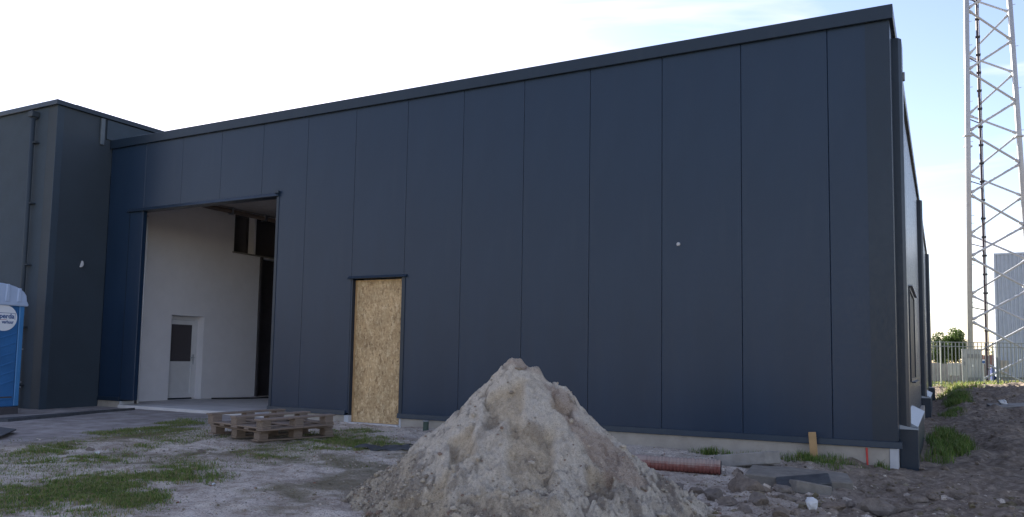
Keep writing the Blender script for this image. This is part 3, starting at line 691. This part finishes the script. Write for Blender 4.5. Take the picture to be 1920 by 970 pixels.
# dark scrap of roofing felt, crumpled
fx = []; ff = []
nu, nv_ = 15, 6
for i in range(nu):
    for j in range(nv_):
        u = i/(nu-1); v_ = j/(nv_-1)-.5
        x = -5.36+.70*u+.05*math.sin(7*v_+3*u)-.10*v_; y = -2.62+.22*u+(.34-.12*abs(2*u-1))*v_+.04*math.sin(11*u)
        z = gz(x, y)+.012+.05*max(0, math.sin(u*5.6+.6))*(1-1.2*abs(v_))+.05*u*u*(v_+.5)+.012*math.sin(19*u+7*v_)
        fx.append((x, y, z))
for i in range(nu-1):
    for j in range(nv_-1): ff.append((i*nv_+j, (i+1)*nv_+j, (i+1)*nv_+j+1, i*nv_+j+1))
o = MB().add(fx, ff).build('roofing_felt', M_['bitumen'], None, smoothf=True); sd = o.modifiers.new('solid', 'SOLIDIFY'); sd.thickness = .008
tag(o, 'crumpled black scrap of roofing felt on the sand left of the heap', 'felt scrap')
# dark green post stub by the plinth
gpz = gz(-5.98, -.16)
gp_ = root('pipe_stub', (-5.98, -.16, gpz), 'short dark green pipe stub against the plinth right of the boarded doorway', 'pipe stub')
MB().tube((-5.98, -.16, gpz-.05), (-5.975, -.16, gpz+.145), .047, .044, 14).build('pipe', M_['greenpost'], gp_, smoothf=False)
MB().tube((-5.975, -.16, gpz+.145), (-5.975, -.16, gpz+.162), .054, .05, 14).build('cap', M_['vent'], gp_)
# red ribbed drain pipe half hidden by the heap
a = Vector((-2.15, -1.72, gz(-2.1, -1.7)+.075)); b = Vector((-1.03, -1.50, gz(-1.03, -1.5)+.085)); d = (b-a).normalized()
rp_ = root('drain_pipe', (-1.6, -1.6, gz(-1.6, -1.6)), 'ribbed red drain pipe lying behind the right foot of the sand heap', 'pipe')
e1 = d.orthogonal().normalized(); e2 = d.cross(e1); vs = []; fs = []; nr = 110; na = 20; Lp = (b-a).length
for i in range(nr+1):
    rr_ = .088 if (i//2) % 2 == 0 or i < 30 else .079
    for k in range(na):
        t = 2*math.pi*k/na; vs.append(a+d*(Lp*i/nr)+rr_*(math.cos(t)*e1+math.sin(t)*e2))
for i in range(nr):
    for k in range(na): fs.append((i*na+k, i*na+(k+1) % na, (i+1)*na+(k+1) % na, (i+1)*na+k))
MB().add(vs, fs).build('pipe_wall', M_['redpipe'], rp_)
MB().tube(b-d*.02, b+d*.008, .07, .07, 20).build('dark_bore', M_['black'], rp_)
# stake and red mark
sz0 = gz(-.21, -.12)
o = MB().box(-.045, .045, -.012, .012, -.12, .335).build('wooden_stake', M_['stake'], None, .003); o.location = (-.20, -.10, sz0-.12); o.rotation_euler = (R(4), R(-4), R(8)); tag(o, 'short pale wooden stake standing at the plinth', 'stake')
o = MB().tube((.395, -.035, gz(.4, -.05)-.1), (.383, -.02, -.01), .010, .012, 8).build('marker_rod', M_['redpaint'], None); tag(o, 'thin red marker rod leaning on the plinth near the corner', 'marker rod')
for x, h in ((-.0, .10), (.06, .08), (.12, .11)):
    pass
# broken concrete right of the pipe
def slab(name, poly, z0, z1, rot, loc, mat, label, cat):
    o = MB().prism(poly, 'z', z0, z1).build(name, mat, None, .012); o.location = loc; o.rotation_euler = rot; return tag(o, label, cat)
slab('concrete_slab', [(-.52, -.30), (.10, -.34), (.55, -.22), (.50, .30), (-.1, .36), (-.50, .25)], 0, .13, (R(3), R(2), R(6)), (-.17, -1.60, gz(-.17, -1.6)-.02), M_['concrete'], 'flat broken concrete slab lying right of the red pipe', 'concrete slab')
slab('paving_block', [(-.27, -.13), (.26, -.14), (.27, .13), (-.26, .14)], 0, .10, (R(14), R(-8), R(14)), (-.06, -1.98, gz(-.06, -1.98)+.0), M_['bitumen'], 'dark block tilted against the front of the concrete slab', 'block')
slab('concrete_lump', [(-.20, -.12), (.16, -.14), (.22, .10), (-.18, .13)], 0, .13, (R(-6), R(10), R(30)), (.02, -2.10, gz(.02, -2.1)-.06), M_['concrete'], 'rough concrete lump under the tilted dark block', 'rubble')
slab('earth_clod', [(-.34, -.2), (.28, -.16), (.36, .12), (-.1, .22), (-.38, .1)], 0, .15, (R(-5), R(-9), R(-8)), (-.86, -.86, gz(-.86, -.86)-.03), M_['paleslab'], 'weathered slab behind the end of the red pipe', 'slab')
slab('concrete_plank', [(-.9, -.45), (1.6, -.42), (1.7, .5), (-.8, .55)], 0, .16, (R(2), R(-3), R(12)), (3.55, 15.2, gz(3.4, 15.2)-.0), M_['paleslab'], 'grey concrete plank lying on the mound before the fence', 'concrete plank')
rock('stone', .19, -3.33, .062, 1.1, .8, 1.15, 3, M_['whitestone'], 'bright white broken stone among the rubble', 'stone', None, .1)
rock('stone', 2.62, 15.2, .12, 1, 1, .9, 5, M_['whitestone'], 'small pale stone beside the concrete plank on the mound', 'stone', None, .2)
rock('rock', .69, -2.66, .185, 1.45, 1, .85, 11, M_['rock'], 'big rounded clod alone at the lower right of the rubble', 'clod', None, .35, .4)
rock('rock', -.47, -2.72, .17, 1.4, .9, .9, 12, M_['rock'], 'large cracked clod in front of the concrete slab', 'clod', None, .3, -.5)
G = 'clods and stones in the rubble'
k = 0
for x, y, r_ in [(-.93, -2.95, .10), (-.70, -3.12, .12), (-.52, -3.38, .09), (-.25, -3.32, .11), (-.05, -3.02, .08), (.06, -2.72, .07), (.33, -3.05, .11), (.43, -2.72, .06), (.55, -2.35, .07), (.98, -2.3, .09), (1.12, -2.05, .08),
                 (.87, -2.72, .08), (-.20, -2.48, .10), (-1.15, -2.75, .08), (-.65, -2.42, .09), (-.32, -3.62, .10), (.02, -3.70, .08), (.30, -2.30, .05), (-.86, -3.45, .07), (1.35, -1.7, .07), (.95, -1.85, .05)]:
    k += 1
    rock('rock', x, y, r_*.95, 1.25, .9, .75, 20+k, M_['rock'], 'rough earthy clod lying in the rubble right of the sand heap', 'clod', G, .42, k*1.3)
for i, (x, y, r_, lb_) in enumerate([(-7.42, -4.78, .035, 'pale pebble at the edge of the bright grass tuft'), (-7.80, -4.62, .040, 'reddish pebble between the grass tufts at the left'), (-4.80, -5.42, .022, 'white chip on the bare sand beside the grass'),
                                     (-6.55, -4.05, .05, 'flat brown stone on the bare strip between the grass patches')]):
    rock('pebble', x, y, r_, 1.3, .9, .7, 60+i, M_['whitestone'] if i in (0, 2) else M_['rock'], lb_, 'pebble', None, .2, i)
o = MB().path([(X0+.3, 2.72, -.055), (X0+.6, 3.1, -.05), (X0+.75, 3.5, -.055), (X0+.9, 4.3, -.055)], .018).build('hose', M_['black'], None, smoothf=True); tag(o, 'black hose lying on the concrete floor inside the gateway', 'hose')

# ------------------------------------------------------------------ gravel and grass (uncountable)
def scatter(n, x0, x1, y0, y1, smin, smax, prob):
    x = rng.uniform(x0, x1, n); y = rng.uniform(y0, y1, n); kp = rng.random(n) < prob(x, y); x = x[kp]; y = y[kp]
    s_ = smin+(smax-smin)*rng.random(len(x))**4; return np.stack([x, y, ground(x, y)+s_*.2], -1), s_
p_, s_ = scatter(15000, -9.5, 2.2, -7.6, -.1, .004, .022, lambda x, y: .25+.75*smooth(-1.6, -.2, x)*smooth(0, -1, y))
p2_, s2_ = scatter(1500, -1.5, 2.2, -4.2, -1.0, .012, .075, lambda x, y: .25+.75*(fbm(x, y, 1.5, 3, 5) > 0))
p_ = np.concatenate([p_, p2_]); s_ = np.concatenate([s_, s2_])
p_[:, 2] -= s_*.15; V, F = clods(p_, s_, .75)
tint = np.repeat(np.stack([np.zeros(len(p_)), (rng.random(len(p_)) < .3)*.7, (rng.random(len(p_)) < .7)*.9*(p_[:, 0] > -1)], -1), len(IV), 0)
tag(npmesh('gravel', V, F, M_['ground'], None, False, tint), 'loose gravel and crumbs scattered over the sandy ground', 'gravel', kind='stuff')
p_, s_ = scatter(2600, -9.0, 1.8, -7.6, -.3, .004, .020, lambda x, y: .2+.8*smooth(-.1, .3, fbm(x, y, .8, 3, 301)))
V, F = clods(p_, s_, .6)
cl3 = np.array([(.26, .11, .07), (.20, .13, .09), (.34, .20, .14), (.09, .07, .05), (.62, .60, .57)])[rng.choice(5, len(p_), p=[.28, .28, .14, .22, .08])]
o = npmesh('debris', V, F, M_['leaf'], None, False, np.repeat(cl3, len(IV), 0)); tag(o, 'brick crumbs, bark and litter bits strewn over the sand', 'debris', kind='stuff')
p_, s_ = scatter(6000, .95, 5.5, 0, 29, .01, .06, lambda x, y: .3+.0*x)
V, F = clods(p_, s_, .75)
tint = np.repeat(np.stack([np.zeros(len(p_)), (rng.random(len(p_)) < .2)*.5, np.full(len(p_), .9)], -1), len(IV), 0)
tag(npmesh('gravel', V, F, M_['ground'], None, False, tint), 'loose dark clods over the dug soil along the side wall', 'gravel', kind='stuff')

GREENS = np.array([(.095, .165, .03), (.14, .21, .042), (.08, .14, .035), (.19, .215, .06), (.27, .22, .11)])
def grass(name, x, y, h, wd, label, pal=(.34, .3, .2, .1, .06), green=1.0):
    n_ = len(x); a = rng.uniform(0, 6.28, n_); lean = rng.uniform(.1, .9, n_)*h; hh = h*rng.uniform(.55, 1.15, n_); z = ground(x, y)-.006
    b = a+rng.uniform(1.0, 2.1, n_); w2 = wd*rng.uniform(.6, 1.3, n_)
    p0 = np.stack([x-np.cos(b)*w2, y-np.sin(b)*w2, z], -1); p1_ = np.stack([x+np.cos(b)*w2, y+np.sin(b)*w2, z], -1)
    m0 = np.stack([x+np.cos(a)*lean*.35-np.cos(b)*w2*.7, y+np.sin(a)*lean*.35-np.sin(b)*w2*.7, z+hh*.6], -1); m1 = m0+np.stack([np.cos(b)*w2*1.4, np.sin(b)*w2*1.4, 0*w2], -1)
    tp = np.stack([x+np.cos(a)*lean, y+np.sin(a)*lean, z+hh], -1)
    V = np.stack([p0, p1_, m1, m0, tp], 1).reshape(-1, 3); bse = np.arange(n_)[:, None]*5
    F = np.concatenate([np.stack([bse[:, 0], bse[:, 0]+1, bse[:, 0]+2], -1), np.stack([bse[:, 0], bse[:, 0]+2, bse[:, 0]+3], -1), np.stack([bse[:, 0]+3, bse[:, 0]+2, bse[:, 0]+4], -1)])
    cl = GREENS[rng.choice(5, n_, p=np.array(pal)/sum(pal))]*rng.uniform(.75, 1.25, (n_, 1))*green
    return tag(npmesh(name, V, F, M_['grass'], None, False, np.repeat(cl, 5, 0)), label, 'grass', kind='stuff')
def sample(ells, per_m2, hscale=1):
    xs = []; ys = []; hs_ = []
    for (cx, cy_, a, b, an, d, h) in ells:
        n_ = int(per_m2*a*b*4*1.7); u = rng.uniform(-1.3, 1.3, n_); v = rng.uniform(-1.3, 1.3, n_); ca, sa = math.cos(an), math.sin(an)
        x = cx+u*a*ca-v*b*sa; y = cy_+u*a*sa+v*b*ca
        m_ = d*smooth(1.2, .5, np.hypot(u, v)+.75*fbm(x, y, 1.9, 4, 91))*(.16+.84*patchy(x, y))
        kp = rng.random(n_) < m_; xs.append(x[kp]); ys.append(y[kp]); hs_.append(np.full(kp.sum(), h)*(.7+.6*vnoise(x[kp]*5, y[kp]*5, 3)))
    return np.concatenate(xs), np.concatenate(ys), np.concatenate(hs_)*hscale
x, y, h = sample(GRASS[:1]+GRASS[5:9]+GRASS[10:], 9000, .72)
grass('grass_patch', x, y, h, .0035, 'low weedy grass covering the lower left ground', (.22, .18, .14, .22, .26), 1.12)
x, y, h = sample(GRASS[1:5]+GRASS[9:10], 7500, .75)
grass('grass_patch', x, y, h, .0035, 'thin grass around and in front of the pallets', (.2, .16, .12, .25, .28), 1.1)
n_ = 60000; x = rng.uniform(-10, -3.6, n_); y = rng.uniform(-7.6, -1.2, n_)
pr_ = smooth(.02, .32, fbm(x, y, 1.1, 4, 401)+.35*fbm(x, y, 4.0, 3, 411))*smooth(-9.8, -8.8, x)*smooth(-3.6, -4.6, x+.25*(y+5))*smooth(-.8, -1.8, y)
kp = rng.random(n_) < .55*pr_; x = x[kp]; y = y[kp]
grass('weeds', x, y, .012+.030*rng.random(len(x))**2, .0035, 'thin sprinkling of dry and green weeds over the left ground', (.15, .12, .1, .28, .5), .85)
x, y, h = sample([(-1.50, -.30, .22, .12, 0, 1, .10), (-1.25, -.22, .15, .10, 0, 1, .08), (-.42, -.42, .50, .17, 0, 1, .10), (-.10, -.20, .35, .13, 0, 1, .08), (.03, -.62, .22, .12, -.3, .9, .07), (.55, -.16, .10, .07, 0, .9, .10), (.2, -.3, .3, .12, 0, .5, .06)], 9000)
grass('grass_patch', x, y, h, .004, 'green weeds growing along the foot of the plinth')
x, y, h = sample([(1.16, 1.9, .20, .9, 0, 1, .16), (1.30, 3.6, .30, 1.5, 0, 1, .17), (1.22, 6.3, .22, 1.5, 0, .7, .12), (1.40, 12.5, .25, 1.5, 0, .7, .13), (1.60, 18, .35, 2.2, 0, .8, .18)], 3400)
grass('grass_patch', x, y, h, .005, 'taller green grass strip beside the side wall')
x, y, h = sample([(1.9, 25.5, .9, 3.5, 0, 1, .2), (2.6, 30.3, 2.6, 1.3, .5, 1, .2), (4, 34, 5, 3, .5, 1, .16), (7, 40, 7, 4, .5, .8, .16)], 420)
grass('grass_patch', x, y, h, .012, 'sunlit yellow green grass around the fence', (.2, .2, .05, .45, .25), 1.5)

# ------------------------------------------------------------------ fence line and the yard behind it
A = Vector((.77, 30.03, 0)); T = Vector((.8797, .4756, 0)); Nn = Vector((-.4756, .8797, 0))
def yard(u, nn, z=0): p = A+T*u+Nn*nn; return Vector((p.x, p.y, z))
FA = math.atan2(T.y, T.x)
def yroot(name, u, nn, label, cat, group=None):
    p = yard(u, nn); return root(name, (p.x, p.y, gz(p.x, p.y)), label, cat, group, FA)
fc = yroot('bar_fence', 0, 0, 'grey green metal bar fence across the yard behind the mound', 'fence')
def lbox(*a, bevel=0, name='part', mat=None, par=None): return MB().box(*a).build(name, mat, par, bevel, local=True)
bar0 = MB().tube((0, 0, .06), (0, 0, 1.98), .021, n=6).build('bar', M_['fence'], fc, local=True)
us = np.arange(-3.2, 9.5, .165); bar0.location.x = us[0]
for u in us[1:]:
    o = bar0.copy(); col.objects.link(o); o.location.x = u
for z in (.10, 1.78, 1.97): lbox(-3.3, 9.6, -.022, .022, z-.018, z+.018, name='rail', mat=M_['fence'], par=fc)
for u in (-2.1, .45, 3.0, 5.55, 8.1): lbox(u-.028, u+.028, .03, .09, -.3, 2.02, name='post', mat=M_['fence'], par=fc, bevel=.004)

cb = yroot('telecom_cabinet', 2.38, 1.0, 'light grey telecom cabinet with louvre vents behind the fence', 'cabinet')
cb.rotation_euler.z = FA-R(29)
lbox(-.40, .40, -.30, .30, 0, .12, name='cabinet_base', mat=M_['vent'], par=cb)
lbox(-.40, .40, -.30, .30, .121, 1.74, bevel=.012, name='housing', mat=M_['cabinet'], par=cb)
lbox(-.42, .42, -.33, .33, 1.741, 1.78, bevel=.008, name='lid', mat=M_['cabinet'], par=cb)
dd = lbox(-.24, .36, -.322, -.302, .20, 1.66, bevel=.008, name='door', mat=M_['cabinet'], par=cb)
for z0 in (.30, 1.36):
    for k in range(4):
        lbox(-.20, .32, -.345, -.323, z0+.05*k, z0+.05*k+.028, name='louvre', mat=M_['vent'], par=cb)
lbox(-.36, -.28, -.325, -.301, 1.02, 1.20, name='dark_plate', mat=M_['vent'], par=cb); lbox(.0, .05, -.34, -.323, .96, 1.06, name='lock', mat=M_['zinc'], par=cb)
lbox(-.36, -.30, -.325, -.301, 1.30, 1.38, name='dark_plate', mat=M_['vent'], par=cb)
jb = yroot('junction_box', 1.58, 1.1, 'small pale box on a dark stand left of the telecom cabinet', 'cabinet')
jb.rotation_euler.z = FA-R(30)
lbox(-.22, .22, -.14, .14, .48, 1.06, bevel=.01, name='housing', mat=M_['cabinet'], par=jb)
for u in (-.1, .12): lbox(u-.04, u+.04, -.05, .05, -.1, .479, name='stand', mat=M_['vent'], par=jb)
mp_ = yroot('meter_post', 3.02, 1.3, 'narrow pale meter post right of the telecom cabinet', 'post')
lbox(-.07, .07, -.06, .06, 0, .95, bevel=.01, name='post', mat=M_['cabinet'], par=mp_); lbox(-.10, .12, -.10, .08, .951, 1.15, bevel=.01, name='meter', mat=M_['white'], par=mp_); lbox(-.06, .08, -.116, -.101, .97, 1.10, name='blue_face', mat=M_['stickerblue'], par=mp_)
pwl = yroot('yard_wall', 2.6, 5.2, 'low pale panel wall behind the bar fence', 'wall')
for k in range(9):
    u = -2.4+.5*k; lbox(u+.01, u+.49, 0, .10, -.2, 1.0+.02*((k*7) % 3), bevel=.012, name='wall_panel', mat=M_['palewall'], par=pwl)
bf = yroot('board_fence', 17.0, 24, 'brown board fence in the distance behind the tower', 'fence')
for k in range(14):
    u = -1.6+.22*k; lbox(u, u+.20, 0, .04, -.2, 1.75+.03*((k*5) % 3), name='board', mat=M_['brick'] if k % 3 else M_['wood'], par=bf)
bn = yroot('waste_bin', 11.2, 14, 'blue bin standing beyond the fence beside the shed', 'bin')
MB().prism([(-.24, 0), (.24, 0), (.29, .78), (-.29, .78)], 'y', -.28, .28).build('body', M_['bluecrate'], bn, .02, local=True); lbox(-.31, .31, -.31, .31, .781, .86, bevel=.02, name='lid', mat=M_['bluecrate'], par=bn)

# parked white van: only its upper front shows over the wall
cr = yroot('parked_car', 5.9, 14, 'white car parked behind the low pale wall', 'car')
MB().prism([(-2.1, .30), (2.1, .30), (2.15, .62), (2.05, .86), (1.15, .96), (.55, 1.42), (-.4, 1.52), (-1.7, 1.46), (-2.12, 1.0)], 'y', -.86, .86).build('body', M_['carwhite'], cr, .05, local=True, seg=2)
MB().prism([(1.02, .98), (.50, 1.38), (.02, 1.42), (.02, .98)], 'y', -.868, -.85).build('side_window', M_['glass'], cr, local=True)
MB().prism([(-.06, .98), (-.06, 1.42), (-1.6, 1.38), (-1.85, 1.0)], 'y', -.868, -.85).build('side_window', M_['glass'], cr, local=True)
MB().prism([(1.13, .985), (.57, 1.41), (.60, 1.43), (1.17, 1.0)], 'y', -.70, .70).build('windscreen', M_['glass'], cr, local=True)
for u in (-1.35, 1.3):
    for q in (-.80, .80):
        wv = MB().tube((u, q-.09, .33), (u, q+.09, .33), .32, n=18).build('wheel', M_['tyre'], cr, local=True); lo = MB().tube((u, q-.1, .33), (u, q+.1, .33), .19, n=14).build('rim', M_['zinc'], cr, local=True); lo.parent = wv; lo.location = (0, 0, 0)

# corrugated shed
sh = yroot('metal_shed', 9.06, 10, 'tall pale corrugated metal shed at the right edge', 'shed')
def corr(L_, h0, h1, pitch=.20, dep=.07):
    pr = []; x = 0
    while x < L_-1e-6: pr += [(x, 0), (x+.09, 0), (x+.115, dep), (x+.175, dep)]; x += pitch
    pr.append((L_, 0)); nn_ = len(pr); v = [(a, -b, h0) for a, b in pr]+[(a, -b, h1) for a, b in pr]
    return MB().add(v, [(i, i+1, i+1+nn_, i+nn_) for i in range(nn_-1)])
corr(6.4, .35, 7.35).build('corrugated_wall', M_['metal_shed'], sh, local=True)
o = corr(5.0, .35, 7.35).build('corrugated_wall', M_['metal_shed'], sh, local=True); o.rotation_euler = (0, 0, math.pi/2); o.location = (-.02, 2.5, 3.85)
lbox(.05, 6.3, .06, 4.9, .2, 7.2, name='core', mat=M_['vent'], par=sh); lbox(-.05, 6.45, -.07, 5.1, 7.351, 7.45, name='roof', mat=M_['metal_shed'], par=sh); lbox(-.06, .05, -.06, .05, .34, 7.35, name='corner_trim', mat=M_['metal_shed'], par=sh)
sh.rotation_euler.z = FA-R(29.5)
for u in (.2, 1.4, 2.6, 3.8): lbox(u, u+.35, .0, .4, -.3, .199, name='foot', mat=M_['vent'], par=sh)
lbox(.10, .50, -.30, -.06, .55, 1.30, bevel=.01, name='meter_box', mat=M_['palewall'], par=sh)
lbox(-.12, -.07, -.02, .02, 6.0, 6.04, name='bracket', mat=M_['zinc'], par=sh)

# ------------------------------------------------------------------ lattice mast
tw = root('lattice_tower', (3.3, 36.4, .1), 'tall pale tubular lattice mast with a dark cable run', 'tower')
def L1(z): return Vector((2.405+.0152*z, 35.46, z))
def L2(z): return Vector((2.470+.0152*z, 38.0-.02*z, z))
def Rr(z): return Vector((5.245-.0288*z, 36.6, z))
TOP = 26.2
LEGS = ((L1, .125), (L2, .125), (Rr, .125))
for fn, r_ in LEGS:
    lg = MB().tube(fn(-.3), fn(TOP), r_, n=12).build('leg', M_['tower'], tw, smoothf=True)
    for z in (.15, 12.7, 25.2): MB().tube(fn(z-.03), fn(z+.03), .21, n=14).build('flange', M_['tower'], lg)
    for i in range(11): MB().box(fn(2+2.2*i).x+.10, fn(2+2.2*i).x+.24, fn(0).y-.012, fn(0).y+.012, 2+2.2*i, 2.025+2.2*i).build('step_bolt', M_['tower'], lg)
def lace(fa, fb, za, zb, r_=.058):
    # zigzag: node k on leg a at za+3.2k, node on leg b at zb+3.2k
    for k in range(8):
        for (p, q) in ((fa(za+3.2*k), fb(zb+3.2*k)), (fb(zb+3.2*k), fa(za+3.2*(k+1)))):
            if max(p.z, q.z) > TOP: continue
            dv = (q-p).normalized(); st_ = MB().tube(p+dv*.14, q-dv*.14, r_, n=8)
            st_.tube(p+dv*.13, p+dv*.34, r_*1.6, r_*1.35, 8).tube(q-dv*.34, q-dv*.13, r_*1.35, r_*1.6, 8)
            st_.build('brace', M_['tower'], tw, smoothf=False)
lace(L1, Rr, .12, 1.72); lace(L2, Rr, 1.6-3.2, .02, .05); lace(L1, L2, 1.72, .12, .046)
cbp = MB().tube((3.15, 36.2, .1), (3.19, 36.2, TOP), .055, n=8).tube((3.235, 36.22, .1), (3.275, 36.22, TOP), .022, n=6).build('cable_run', M_['cable'], tw)
for i in range(27): MB().box(3.08, 3.30, 36.12, 36.28, .9+.95*i, .98+.95*i).build('cable_clamp', M_['black'], cbp)
for z in (4.0, 7.2, 10.4, 13.6, 16.8, 20): MB().tube(L1(z), (3.17, 36.2, z-.12), .028, n=6).build('cable_bracket', M_['cable'], tw)

# ------------------------------------------------------------------ trees beyond the yard
def tree(u, nn, h, rad, base, dark, label, seed, n_=2600, group=None):
    rg = np.random.default_rng(seed); p = yard(u, nn); t = root('tree', (p.x, p.y, gz(p.x, p.y)), label, 'tree', group)
    tr = MB().tube((0, 0, -.2), (.05, .03, h*.45), .13*h/5, .08*h/5, 8)
    lob = []; zc = (base+h)/2; hz = (h-base)/2
    for i in range(32):
        d = rg.standard_normal(3); d /= np.linalg.norm(d); q_ = np.array([0, 0, zc])+d*np.array([rad*.74, rad*.74, hz*.76])*rg.uniform(.45, 1.0)
        lob.append((q_, rad*rg.uniform(.36, .52)))
        if i % 2 == 0: tr.tube((.03, .02, h*(.2+.25*rg.random())), tuple(q_), .045*h/5, .015*h/5, 6)
    lob.append((np.array([0, 0, zc]), rad*.85))
    tr.build('trunk', M_['bark'], t, local=True)
    per = n_//len(lob); VV = []; CC = []
    for (q_, r_) in lob:
        d = rg.standard_normal((per, 3)); d /= np.linalg.norm(d, axis=1)[:, None]
        pos = q_+d*(r_*rg.uniform(.35, 1.08, per)**.7)[:, None]*np.array([1.1, 1.1, .85]); sz_2 = rg.uniform(.05, .12, per)*h/5.2
        a1 = rg.standard_normal((per, 3)); a1 /= np.linalg.norm(a1, axis=1)[:, None]; a2 = np.cross(a1, rg.standard_normal((per, 3))); a2 /= np.linalg.norm(a2, axis=1)[:, None]
        quad = np.stack([pos-a1*sz_2[:, None], pos+a2*sz_2[:, None]*.6, pos+a1*sz_2[:, None], pos-a2*sz_2[:, None]*.6], 1); VV.append(quad.reshape(-1, 3))
        cc_ = np.array(dark)*rg.uniform(.7, 1.35, (per, 1))*np.array([1, 1, 1]); CC.append(np.repeat(cc_, 4, 0))
    V = np.concatenate(VV); npmesh('crown', V, np.arange(len(V)).reshape(-1, 4), M_['leaf'], t, False, np.concatenate(CC))
tree(36.6, 64, 6.3, 1.65, .5, (.075, .12, .03), 'tallest round green tree left of the mast', 1, 10000)
tree(34.3, 63, 5.6, 1.35, .4, (.06, .10, .028), 'smaller dark green tree next to the hall corner', 2, 7000)
tree(38.2, 70, 4.8, 1.5, .6, (.065, .11, .03), 'low bushy tree behind the mast foot', 3, 3000)
tree(33.2, 50, 3.5, 1.0, .4, (.13, .17, .06), 'pale yellow green bush between the mast and the shed', 4, 2600)
tree(35.3, 52, 3.2, .9, .4, (.10, .14, .05), 'dark green bush against the shed edge', 5, 2200)
tree(31.5, 66, 4.6, 1.5, .5, (.055, .09, .026), 'tree mostly hidden behind the hall corner', 6, 3000)
